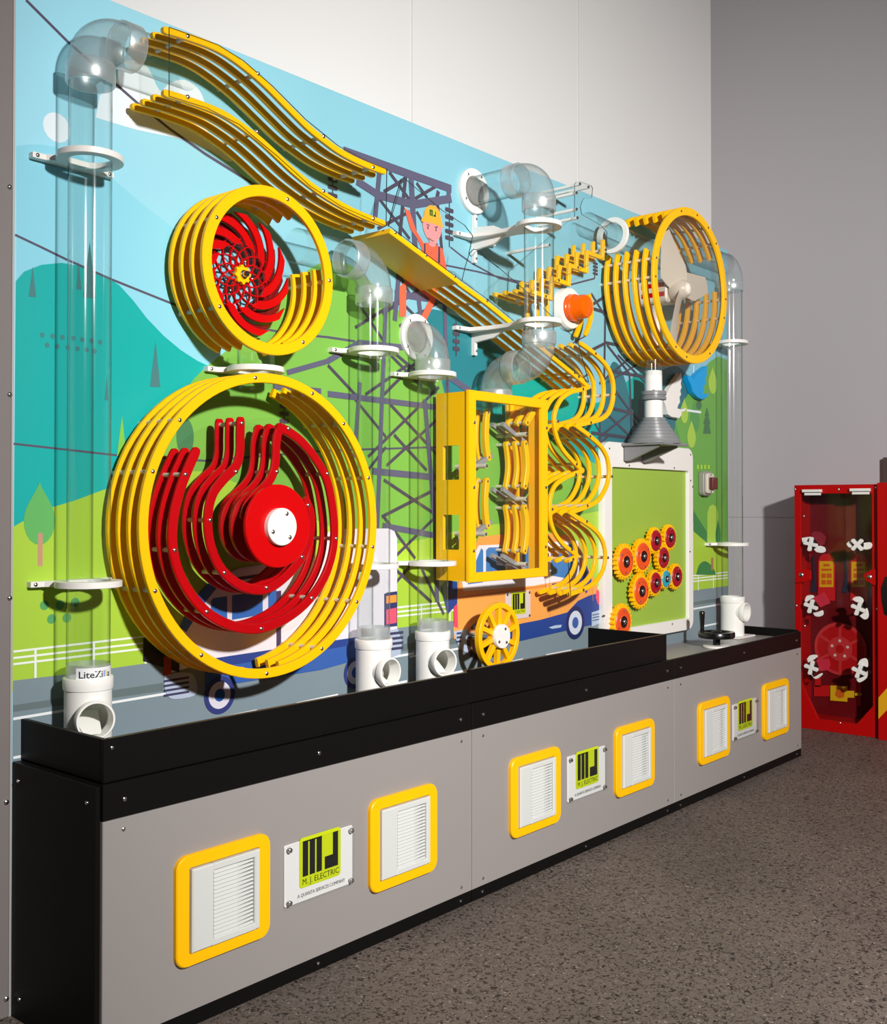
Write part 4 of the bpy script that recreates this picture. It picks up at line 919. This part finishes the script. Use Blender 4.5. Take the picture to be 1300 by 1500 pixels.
wz1 = (P(668, 703, -.09)[1], P(668, 653, -.09)[1]); wz0 = (P(668, 805, -.09)[1], P(668, 754, -.09)[1])
side(bx0 + .004, bx0 + .017, [(wz0[0], wz0[1], -.125, -.055), (wz1[0], wz1[1], -.125, -.055)]).build('left_side', YEL, bt)
wr1 = [(P(772, 834, -.07)[1], P(772, 800, -.07)[1], -.1, -.05), (P(772, 748, -.07)[1], P(772, 706, -.07)[1], -.1, -.05), (P(772, 654, -.07)[1], P(772, 615, -.07)[1], -.1, -.05)]
side(bx1 - .02, bx1 - .007, wr1).build('right_side', YEL, bt)
MB().box(bx1 - .06, bx1 - .02, YB - .008, YB, bz0 + .004, bz1 - .004).build('back_flange', YEL, bt)
MB().box(bx0 + .017, bx1 - .02, FRONT + .0135, -.15, bz0 + .004, bz0 + .014).box(bx0 + .017, bx1 - .02, FRONT + .0135, -.16, bz1 - .014, bz1 - .004).build('cross_rails', YEL, bt)
MB().box(bx0 + .01, bx1 - .01, FRONT + .0135, FRONT + .0155, bz0 + .01, bz1 - .01).build('front_sheet', SHT, bt)
for px_, py_ in ((695, 619), (694.5, 714), (694, 807), (801, 627), (800, 714), (799.5, 801)): x, z = P(px_, py_, FRONT); bolt(bt, x, FRONT, z, 1.05)
YI = [-.045, -.085, -.125]
def inner(path, ys):
    pth = catmull(PP(path, ys[-1] - TH / 2), 3)
    for y in ys: MB().strip(pth, .023, y - .0085, y + .0085, .002).build('inner_rail', YEL, bt)
    for q in (pth[0], pth[-1]):
        b = MB(); spacer(b, q[0], q[1], ys[-1] - TH / 2 + .001, -.001); b.build('spacer_rod', ROD, bt); bolt(bt, q[0], ys[-1] - TH / 2, q[1], .95)
inner([(789, 598), (781, 606), (773, 619)], YI)
inner([(770.5, 650), (772.5, 665), (773.5, 682), (772.5, 697), (770, 712)], YI)
inner([(770, 744), (772.5, 760), (773, 776), (772, 792), (769.5, 807)], YI)
inner([(715.5, 604), (714, 620), (713.5, 640), (714.5, 656), (716.5, 670)], YI[:2])
inner([(714.5, 705), (713, 722), (712.5, 740), (713.5, 756), (715.5, 770)], YI[:2])
def paddle(pc, ang, L1, L2, y):
    cx, cz = P(*pc, y)
    a = math.radians(ang); d = Vector((math.cos(a), math.sin(a)))
    for yy, off in ((y, 0), (y + .045, .0)):
        p0 = Vector((cx, cz)) - d * L1; p1 = Vector((cx, cz)) + d * L2
        MB().strip([tuple(p0), tuple(p1)], .016, yy - .007, yy + .007, rnd=False, ch=.001).build('paddle', LEV, bt)
    b = MB().tube([(cx, y - .05, cz), (cx, -.001, cz)], .008, 12, True); b.build('paddle_axle', ROD, bt); bolt(bt, cx, y - .05, cz, 1.1)
    MB().lathe([(.0001, 0), (.032, 0), (.032, .003), (.0001, .003)], (cx - .03, y - .012, cz + .02), (0, -1, 0), 30).build('clear_washer', SHT, bt)
paddle((755, 637), -24, .085, .075, -.085)
paddle((755, 731), -24, .085, .075, -.085)
paddle((755, 826), -22, .085, .075, -.085)
paddle((696, 683), 24, .05, .10, -.085)
paddle((695, 782), 24, .05, .10, -.085)
for pz in (697, 799):
    x, z = P(667, pz, -.075); MB().lathe([(.0001, .018), (.019, .018), (.021, .015), (.021, 0), (.0001, 0)], (x + .022, -.088, z + .002), (0, 0, 1), 20).build('puck', PGRY, bt)

# ------------------------------------------------------------------ yellow spoked wheel
wy = -.14; wx, wz_, wR = 1.6887, .7372, .1145
wh = thing('spoked_wheel', 'yellow ten-spoked hand wheel with white hub in front of the orange van', 'wheel', (wx, 0, wz_))
b = MB().strip(circle(wx, wz_, wR - .009, 56), .019, wy, wy + .02, .0015, closed=True)
b.build('rim', YEL, wh)
for k in range(10):
    a = 2 * PI * (k + .42) / 10
    MB().strip([(wx + .035 * math.cos(a), wz_ + .035 * math.sin(a)), (wx + .099 * math.cos(a), wz_ + .099 * math.sin(a))], .0165, wy + .001, wy + .019, .001, rnd=False).build('spoke', YEL, wh)
MB().lathe([(.0001, -.002), (.041, -.002), (.041, .02), (.0001, .02)], (wx, wy + .02, wz_), (0, -1, 0), 32).build('hub', YEL, wh)
MB().lathe([(.0001, 0), (.0415, 0), (.0415, .012), (.04, .014), (.0001, .014)], (wx, wy, wz_), (0, -1, 0), 40).build('hub_cap', WHT, wh)
for a in (65, 215, 310): bolt(wh, wx + .028 * math.cos(math.radians(a)), wy - .014, wz_ + .028 * math.sin(math.radians(a)), 1.0)
MB().tube([(wx, wy + .02, wz_), (wx, -.001, wz_)], .016, 16, True).build('axle', CHR, wh)
MB().prism(PP([(689.5, 935), (699, 917), (712, 946)], -.004), -.012, -.001, 'y', .001).build('wall_bracket', WHT, wh); x, z = P(701, 931, -.012); bolt(wh, x, -.012, z, 1.2)
# MJ plate on the van
vx0, vz0 = P(741, 898, -.004); vx1, vz1 = P(777, 862, -.004)
vz1 = P(741, 868, -.004)[1]; vz0 = P(741, 909, -.004)[1]
vp = thing('logo_sign', 'small MJ plate bolted to the mural above the yellow spoked wheel', 'sign', ((vx0 + vx1) / 2, 0, vz0))
MB().prism(rrect(vx0, vx1, vz0, vz1, .008), -.006, -.001, 'y', .001).build('sign_plate', mat('pale_acrylic', (214, 200, 194), .25), vp)
logo((vx0 + vx1) / 2, vz0 + .018, (vx1 - vx0) * .58, (vz1 - vz0) * .8, -.0065, vp)
for sx in (vx0 + .008, vx1 - .008):
    for sz in (vz0 + .008, vz1 - .008): bolt(vp, sx, -.006, sz, 1.0)

# ------------------------------------------------------------------ beacon
bcx, bcz = 2.288, 1.963
be = thing('warning_beacon', 'orange beacon lens on a white round base right of the upright clear tube', 'beacon', (bcx, 0, bcz))
MB().lathe([(.0001, 0), (.083, 0), (.083, .012), (.081, .016), (.081, .03), (.078, .034), (.056, .034), (.055, .028), (.0001, .028)], (bcx, -.0005, bcz), (0, -1, 0), 48).build('base', WHT, be)
MB().lathe([(.0001, .03), (.052, .03), (.053, .034), (.053, .042), (.051, .044), (.053, .046), (.053, .056), (.048, .06), (.048, .066), (.0465, .068), (.0465, .098), (.042, .108), (.03, .114), (.015, .117), (.0001, .118)], (bcx, 0, bcz), (0, -1, 0), 40).build('lens', ORG, be)

# ------------------------------------------------------------------ birds
def bird(name, lab, pts, m, yf):
    px = c2(pts, 6.5, 860, 480)
    b = MB().prism(PP(px, yf), yf, -.002, 'y', .0015)
    return tag(b.build(name, m), lab, 'bird')
bird('bird_cutout', 'white dove cut-out board beside the turbine pole', [(900, 430), (908, 480), (897, 530), (905, 570), (892, 600), (900, 640), (885, 660), (890, 710), (872, 740), (865, 768), (900, 778), (950, 765), (940, 790), (908, 805), (905, 830), (880, 865), (850, 855), (810, 850), (775, 825), (764, 780), (750, 730), (735, 700), (765, 640), (790, 580), (840, 510)], WHT, -.03)
bird('bird_cutout', 'blue bird cut-out board on the mural right of the dove', [(960, 460), (985, 455), (1020, 492), (1060, 430), (1110, 390), (1145, 365), (1155, 380), (1140, 420), (1150, 450), (1130, 490), (1140, 530), (1115, 560), (1120, 600), (1105, 625), (1130, 630), (1165, 625), (1150, 660), (1105, 685), (1060, 665), (1010, 610), (992, 540), (968, 492)], BLUEB, -.03)

# ------------------------------------------------------------------ gear board
gb = thing('gear_board', 'green board in a white rounded frame left of the switch box', 'board', (2.95, 0, .61))
gx0, gx1, gz0, gz1 = 2.535, 3.305, .615, 1.452
outer = rrect(gx0, gx1, gz0, gz1, .045, 6)
inn = rrect(2.596, 3.262, .668, 1.347, .012, 6)
frame_mb(outer, inn, -.03, -.001, .002).build('board_frame', WHT, gb)
MB().box(2.58, 3.28, -.014, -.002, .65, 1.36).build('board_panel', GBOARD, gb)
for q in ((893, 657), (922, 682), (988, 685.5), (1012, 666), (1012, 704), (1015, 713), (1011, 808), (985, 914), (1009, 911), (885.5, 902)):
    x, z = P(*q, -.03); bolt(gb, x, -.03, z, .85)
ORF = mat('orange_gear_face', (232, 84, 30), .4); DRF = mat('crimson_gear_face', (164, 14, 34), .4); TEF = mat('teal_gear_face', (40, 160, 180), .4)
def gear(x, z, R, rf, fm, lab, nteeth, ph):
    y0, y1_ = -.052, -.030
    g = thing('toy_gear', lab, 'gear', (x, -.014, z), 'flower gears on the green board')
    pts = []
    for k in range(nteeth * 4):
        f = k % 4; r = R if f in (1, 2) else R * .87
        a = 2 * PI * (k + (.25 if f in (1,) else -.25 if f == 2 else 0)) / (nteeth * 4) + ph
        pts.append((x + r * math.cos(a), z + r * math.sin(a)))
    MB().prism(pts, y0, y1_, 'y', .0015).build('gear_wheel', YEL, g)
    pt2 = [(x + (p[0] - x) * .94, z + (p[1] - z) * .94) for p in pts]
    MB().lathe([(rf + .004, 0), (rf, .004), (rf * .74, .0045), (rf * .72, .002), (rf * .5, .002), (rf * .46, .0045), (.0001, .0045)], (x, y0, z), (0, -1, 0), 32).build('gear_face', fm, g)
    MB().lathe([(rf * .46, .0046), (rf * .44, .007), (.0001, .007)], (x, y0, z), (0, -1, 0), 24).build('gear_boss', BLKP, g)
    MB().lathe([(.0001, .014), (.006, .013), (.0095, .010), (.0105, .006), (.0105, .004)], (x, y0, z), (0, -1, 0), 18).build('gear_nut', CHR, g)
    MB().tube([(x, y1_, z), (x, -.0135, z)], .012, 12, True).build('gear_axle', BLKP, g)
    for a in (20, 140, 260): bolt(g, x + rf * .84 * math.cos(math.radians(a) + ph), y0 - .0045, z + rf * .84 * math.sin(math.radians(a) + ph), .75)
GL = [(918, 823, 'L', 'large orange-faced gear, leftmost of the upper row'), (943.5, 815, 'L', 'large orange-faced gear, second from the left in the upper row'),
      (962.4, 792, 'M', 'crimson-faced gear at the top, left one of the upper pair'), (983.4, 787.5, 'M', 'crimson-faced gear at the top right of the green board'),
      (973.7, 817, 'M', 'crimson-faced gear in the middle just below the upper pair'), (940.8, 866, 'L', 'large orange-faced gear below the middle, left of the teal gear group'),
      (962, 854, 'M', 'crimson-faced gear touching the teal gear on its left'), (977.5, 848, 'S', 'small teal-faced gear, the only teal one'),
      (993, 844.6, 'M', 'crimson-faced gear touching the teal gear on its right'), (914, 911, 'L', 'large orange-faced gear at the bottom left corner behind the tray')]
for i, (a, b_, k, lab) in enumerate(GL):
    x, z = P(a, b_, -.055)
    R, rf, fm, nt_ = {'L': (.0765, .0545, ORF, 22), 'M': (.059, .0425, DRF, 18), 'S': (.046, .034, TEF, 14)}[k]
    gear(x, z, R, rf, fm, lab + ' on the green board' if 'board' not in lab else lab, nt_, i * .37)

# ------------------------------------------------------------------ switch box
sx0, sz0 = P(1023, 727, 0); sx1, sz1 = P(1040, 688, 0)
sb = thing('switch_box', 'grey switch box with dark red rocker on the mural edge', 'switch', ((sx0 + sx1) / 2, 0, sz0))
sx1 = sx0 + .085; sz0, sz1 = P(1030, 726, -.02)[1], P(1030, 690, -.02)[1]
MB().prism(rrect(sx0, sx1, sz0, sz1, .02), -.03, -.001, 'y', .004).build('box_base', mat('switch_grey', (150, 144, 138), .4), sb)
MB().prism(rrect(sx0 + .008, sx1 - .006, sz0 + .01, sz1 - .01, .014), -.045, -.03, 'y', .003).build('box_lid', mat('switch_cream', (206, 198, 184), .4), sb)
MB().prism(rrect(sx0 + .022, sx1 - .008, sz0 + .03, sz1 - .03, .004), -.066, -.045, 'y', .003).build('rocker', mat('switch_rocker', (96, 42, 40), .3), sb)
for zz in (sz0 + .018, sz1 - .018): bolt(sb, (sx0 + sx1) / 2, -.045, zz, .8)

# ------------------------------------------------------------------ crank handwheel
hx, hy = 3.165, -.215
hw = thing('hand_crank', 'black hand crank wheel with upright grip on the right cabinet table', 'crank', (hx, hy, .558))
MB().lathe([(.0001, .558), (.058, .558), (.06, .560), (.06, .566), (.057, .569), (.0001, .569)], (hx, hy, 0), (0, 0, 1), 36).build('mount_plate', WHT, hw)
MB().lathe([(.0001, .57), (.016, .57), (.016, .6), (.022, .603), (.022, .628), (.018, .632), (.0001, .632)], (hx, hy, 0), (0, 0, 1), 20).build('crank_hub', BLKP, hw)
MB().lathe([(.058, .604), (.076, .602), (.080, .607), (.080, .624), (.077, .629), (.060, .629), (.057, .624), (.057, .608)], (hx, hy, 0), (0, 0, 1), 48, True).build('crank_rim', BLKP, hw)
for a in (20, 140, 260):
    a = math.radians(a); MB().tube([(hx + .015 * math.cos(a), hy + .015 * math.sin(a), .617), (hx + .062 * math.cos(a), hy + .062 * math.sin(a), .621)], .007, 8, True).build('crank_spoke', BLKP, hw)
ga = math.radians(104); kx_, ky_ = hx + .064 * math.cos(ga), hy + .064 * math.sin(ga)
MB().lathe([(.009, .628), (.0095, .65), (.0125, .70), (.0125, .712), (.009, .717), (.0001, .718)], (kx_, ky_, 0), (0, 0, 1), 18).build('crank_grip', BLKP, hw)

# ------------------------------------------------------------------ red game cabinet
RX = 4.3785
def q2(pts, x): return [Q(a, b, x) for a, b in pts]
ry0, ry1 = -.5125, -.071; rzt = 1.2985
rc = thing('red_game_cabinet', 'tall red wall game cabinet with clear front and white star knobs', 'cabinet', (4.57, -.3, 0))
b = MB()
b.box(RX + .02, 4.757, ry1 - .014, ry1, 0, rzt).box(RX + .02, 4.757, ry0, ry0 + .014, 0, rzt).box(RX + .02, 4.757, ry0 + .014, ry1 - .014, rzt - .014, rzt).box(RX + .02, 4.757, ry0 + .014, ry1 - .014, 0, .05)
b.build('carcass', REDC, rc)
fo = [(ry0, 0), (ry1, 0), (ry1, rzt), (ry0, rzt)]
fi = [(ry0 + .032, .14), (ry0 + .11, .058), (ry1 - .13, .058), (ry1 - .034, .2), (ry1 - .034, rzt - .05), (ry0 + .032, rzt - .05)]
fm = MB()
fm.prism([(ry1 - .034, 0), (ry1, 0), (ry1, rzt), (ry1 - .034, rzt)], RX, RX + .02, 'x', .001)
fm.prism([(ry0, 0), (ry0 + .032, 0), (ry0 + .032, rzt), (ry0, rzt)], RX, RX + .02, 'x', .001)
fm.prism([(ry0 + .032, rzt - .046), (ry1 - .034, rzt - .046), (ry1 - .034, rzt), (ry0 + .032, rzt)], RX, RX + .02, 'x', .001)
fm.prism([(ry0 + .032, 0), (ry1 - .034, 0), (ry1 - .034, .058), (ry0 + .032, .058)], RX, RX + .02, 'x', .001)
fm.prism([(ry1 - .034, .058), (ry1 - .034, .235), (ry1 - .125, .058)], RX, RX + .02, 'x', .001)
fm.prism([(ry0 + .032, .058), (ry0 + .032, .16), (ry0 + .115, .058)], RX, RX + .02, 'x', .001)
fm.build('front_frame', REDC, rc)
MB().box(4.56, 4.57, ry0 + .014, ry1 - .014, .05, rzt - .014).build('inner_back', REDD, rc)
MB().box(4.555, 4.56, ry0 + .06, ry1 - .21, .78, rzt - .03).build('print_panel', mat('brown_red_print', (112, 40, 30), .45), rc)
MB().box(RX + .006, RX + .010, ry0 + .02, ry1 - .02, .05, rzt - .03).build('front_glass', SMK, rc)
def on(px, py, d=0.0): y, z = Q(px, py, RX + d); return y, z
KN = WHT
for px_, py_, rot in ((1188.5, 797, .2), (1257, 798, .78), (1189, 888, .3), (1258.5, 891, .35), (1189.5, 978, .25), (1259.5, 983, .35)):
    y, z = on(px_, py_, -.02)
    MB().prism([(y + .032 * math.cos(rot + 2 * PI * k / 8) * (1 if k % 2 == 0 else .42), z + .032 * math.sin(rot + 2 * PI * k / 8) * (1 if k % 2 == 0 else .42)) for k in range(8)] if False else
               [(y + rr_ * math.cos(a_), z + rr_ * math.sin(a_)) for k in range(4) for rr_, a_ in ((.013, rot + PI / 2 * k - PI / 4), (.036, rot + PI / 2 * k - .28), (.039, rot + PI / 2 * k), (.036, rot + PI / 2 * k + .28))],
               RX - .034, RX - .016, 'x', .002).build('star_knob', KN, rc)
    MB().lathe([(.0001, .014), (.029, .014), (.029, 0), (.0001, 0)], (RX, y, z), (-1, 0, 0), 24).build('knob_disc', BLKP, rc)
    MB().lathe([(.0001, .014), (.006, .014), (.006, -.06)], (RX, y, z), (-1, 0, 0), 10).build('knob_shaft', CHR, rc)
def blob(pts, m, x0, x1, name):
    MB().prism(catmull(q2(pts + [pts[0]], RX), 3)[:-1], x0, x1, 'x', .0015).build(name, m, rc)
B6 = lambda L: c2(L, 7.5, 1150, 690)
B7 = lambda L: c2(L, 6.82, 1150, 880)
def cres(p): blob(p, WHT, RX - .012, RX - .002, 'knob_handle')
cres(B6([(195, 735), (290, 722), (300, 745), (250, 770), (240, 790), (205, 788)])); cres(B6([(330, 860), (370, 822), (440, 835), (455, 880), (420, 898), (360, 890)]))
cres(B6([(685, 800), (720, 768), (740, 800), (745, 840), (710, 835)])); cres(B6([(870, 790), (945, 782), (968, 815), (945, 855), (875, 858)]))
cres(B7([(230, 580), (260, 545), (310, 538), (335, 555), (300, 585), (250, 620)])); cres(B7([(275, 735), (300, 760), (370, 722), (382, 738), (330, 778), (290, 765)]))
cres(B7([(735, 640), (760, 590), (810, 572), (835, 600), (835, 660), (800, 650), (760, 640)])); cres(B7([(715, 765), (760, 770), (810, 740), (832, 700), (825, 770), (750, 815)]))
cres(B6([(228, 1420), (250, 1370), (310, 1362), (330, 1385), (290, 1410), (245, 1440)])); cres(B7([(290, 120), (340, 110), (385, 95), (390, 140), (350, 158), (310, 150)]))
cres(B6([(750, 1410), (775, 1385), (830, 1378), (870, 1410), (860, 1450), (800, 1440)])); cres(B7([(755, 150), (800, 110), (825, 70), (845, 130), (835, 175), (800, 185)]))
MAR = mat('maroon_tint_plastic', (128, 30, 46), .3)
for _p, _m in ((B6([(285, 690), (330, 662), (400, 668), (455, 722), (440, 800), (400, 830), (340, 770)]), MAR), (B6([(308, 1392), (435, 1332), (505, 1450), (395, 1498)]), mat('red_tint_plastic', (186, 40, 58), .3)), (B7([(315, 592), (440, 580), (458, 640), (440, 692), (350, 704), (335, 640)]), mat('red_tint_plastic', (186, 40, 58), .3))):
    MB().prism(q2(_p, RX - .003), RX - .006, RX - .001, 'x', .001).build('tinted_flap', _m, rc)
for a, b_ in ((1189, 719.5), (1259.5, 718)):
    y, z = on(a, b_, -.02); MB().cbox(RX - .022, RX + .002, y - .052, y + .052, z - .006, z + .009, .003, 'x').build('pull_handle', WHT, rc)
    MB().cbox(RX - .012, RX + .002, y - .045, y + .042, z - .022, z - .009, .002, 'x').build('pull_handle', WHT, rc)
IX = 4.553
def prt(name, rgb, polys, x=IX):
    _b = MB()
    for p in polys: _b.prism(q2(p, x), x - .001, x, 'x')
    return _b.build(name, mat('label_%d_%d_%d' % rgb, rgb, .45), rc)
def RQ(x0, y0, x1, y1): return [(x0, y0), (x1, y0), (x1, y1), (x0, y1)]
ex = []
for ox in (0, 47.5):
    ex.append([(1199 + ox, 880), (1199 + ox, 822), (1202 + ox, 815), (1208 + ox, 811), (1215 + ox, 811), (1221 + ox, 815), (1224 + ox, 822), (1224 + ox, 880)])
prt('printed_extinguisher', (205, 22, 32), ex)
prt('extinguisher_label', (226, 176, 10), [RQ(1201, 822, 1221.5, 860), RQ(1248, 823, 1268, 860)], IX - .002)
lb = []
for ox in (0, 47.3): lb += [RQ(1207 + ox, 826, 1216 + ox, 829.5), RQ(1204 + ox, 833, 1219 + ox, 836), RQ(1204 + ox, 840, 1210.5 + ox, 846.5), RQ(1212 + ox, 840, 1219 + ox, 846.5), RQ(1204 + ox, 849.5, 1210.5 + ox, 856), RQ(1212 + ox, 849.5, 1219 + ox, 856)]
prt('label_blocks', (214, 92, 16), lb, IX - .004)
prt('printed_hose', (30, 38, 62), [[(1190, 815), (1193, 815), (1195, 845), (1197, 867), (1187, 867), (1192, 845)], [(1237, 815), (1240, 815), (1242, 845), (1243.5, 868), (1234, 868), (1239, 845)]], IX - .001)
def eln(cx, cy, r, n=40): 
    y, z = Q(cx, cy, IX); return [(y + r * math.cos(2 * PI * k / n), z + r * math.sin(2 * PI * k / n)) for k in range(n)]
def disc(name, rgb, r, x):
    _b = MB(); y, z = Q(1231.5, 950.5, IX); _b.prism([(y + r * math.cos(2 * PI * k / 44), z + r * math.sin(2 * PI * k / 44)) for k in range(44)], x - .001, x, 'x'); _b.build(name, mat('label_%d_%d_%d' % rgb, rgb, .45), rc)
disc('printed_reel', (196, 50, 54), .142, IX); disc('printed_reel', (180, 8, 14), .124, IX - .0015)
_b = MB(); y, z = Q(1231.5, 950.5, IX)
for k in range(6):
    a = PI / 6 + PI / 3 * k; d = Vector((math.cos(a), math.sin(a))); n = Vector((-d.y, d.x)) * .007; c_ = Vector((y, z))
    _b.prism([tuple(c_ + n), tuple(c_ + d * .13 + n), tuple(c_ + d * .13 - n), tuple(c_ - n)], IX - .004, IX - .003, 'x')
_b.build('printed_reel_spokes', mat('label_196_50_54', (196, 50, 54), .45), rc)
disc('printed_reel', (196, 50, 54), .066, IX - .0045); disc('printed_reel', (180, 8, 14), .022, IX - .006)
_b = MB()
for k in range(5):
    a = PI / 2 + 2 * PI / 5 * k; _b.prism([(y + .044 * math.cos(a) + .008 * math.cos(t_), z + .044 * math.sin(a) + .008 * math.sin(t_)) for t_ in [2 * PI * j / 10 for j in range(10)]], IX - .0075, IX - .0065, 'x')
_b.build('printed_reel_bolts', mat('label_226_196_190', (226, 196, 190), .45), rc)
prt('printed_hydrant', (190, 12, 16), [RQ(1193, 1004, 1216, 1020), RQ(1194, 990, 1203, 1006), RQ(1257, 1000, 1262, 1034)], IX)
prt('printed_hydrant_valve', (222, 178, 20), [[(1217, 1004), (1242, 1005), (1242, 1028), (1217, 1026)], [(1242, 1012), (1252, 1012), (1252, 1022), (1242, 1022)], RQ(1253, 1015, 1263, 1019)], IX - .002)
prt('printed_hydrant_mark', (206, 100, 16), [[(1226, 1010), (1233, 1008), (1238, 1013), (1237, 1021), (1230, 1023), (1224, 1018)]], IX - .004)
for pts in (B6([(122, 1090), (235, 1072), (296, 1095), (296, 1190), (235, 1215), (122, 1230)]), B6([(1020, 1070), (950, 1085), (872, 1140), (900, 1200), (1000, 1258), (1020, 1240)])):
    MB().prism(q2(pts, RX), RX - .012, RX - .001, 'x', .001).build('latch_tab', REDC, rc)
for a, b_, s_ in ((1174.5, 842, 2.2), (1274.5, 845, 2.2)): y, z = on(a, b_, -.012); bolt(rc, RX - .012, y, z, s_, 'x')
for a, b_ in ((1165, 716.5), (1284, 714), (1167, 887), (1285.5, 892), (1178, 756), (1179, 917), (1229, 717), (1231, 1059)): y, z = on(a, b_); bolt(rc, RX, y, z, 1.0, 'x')

# second red cabinet at the right edge
r2c = thing('red_game_cabinet', 'second red cabinet with a yellow slanted band, cut by the right edge', 'cabinet', (4.55, -.8, 0))
X2 = 4.345
MB().box(X2 + .02, 4.757, -1.15, -.518, 0, 1.305).build('carcass', REDC, r2c)
MB().prism([(-.518, 0), (-.518, 1.305), (-1.15, 1.305), (-1.15, 0)], X2, X2 + .019, 'x', .001).build('front_board', REDC, r2c)
MB().prism(q2([(1287.5, 1022), (1300, 1008), (1330, 975), (1330, 1012), (1300, 1040), (1287.5, 1053)], X2 - .001), X2 - .002, X2 - .0005, 'x').build('yellow_band', mat('yellow_tape', (224, 160, 10), .45), r2c)
MB().prism(q2([(1296, 900), (1292, 880), (1291, 862), (1297, 845), (1340, 840), (1340, 925)], X2 - .001), X2 - .002, X2 - .0005, 'x').build('dark_opening', BLKP, r2c)
dp = thing('dark_post', 'dark brown post standing on the second red cabinet at the right edge', 'post', (4.74, -.6, 1.305))
yp, zp = Q(1294, 670, 4.72)
MB().cbox(4.72, 4.757, yp - .12, yp, 1.3055, zp, .003, 'z').build('post_block', mat('dark_brown_wood', (74, 62, 58), .5), dp)
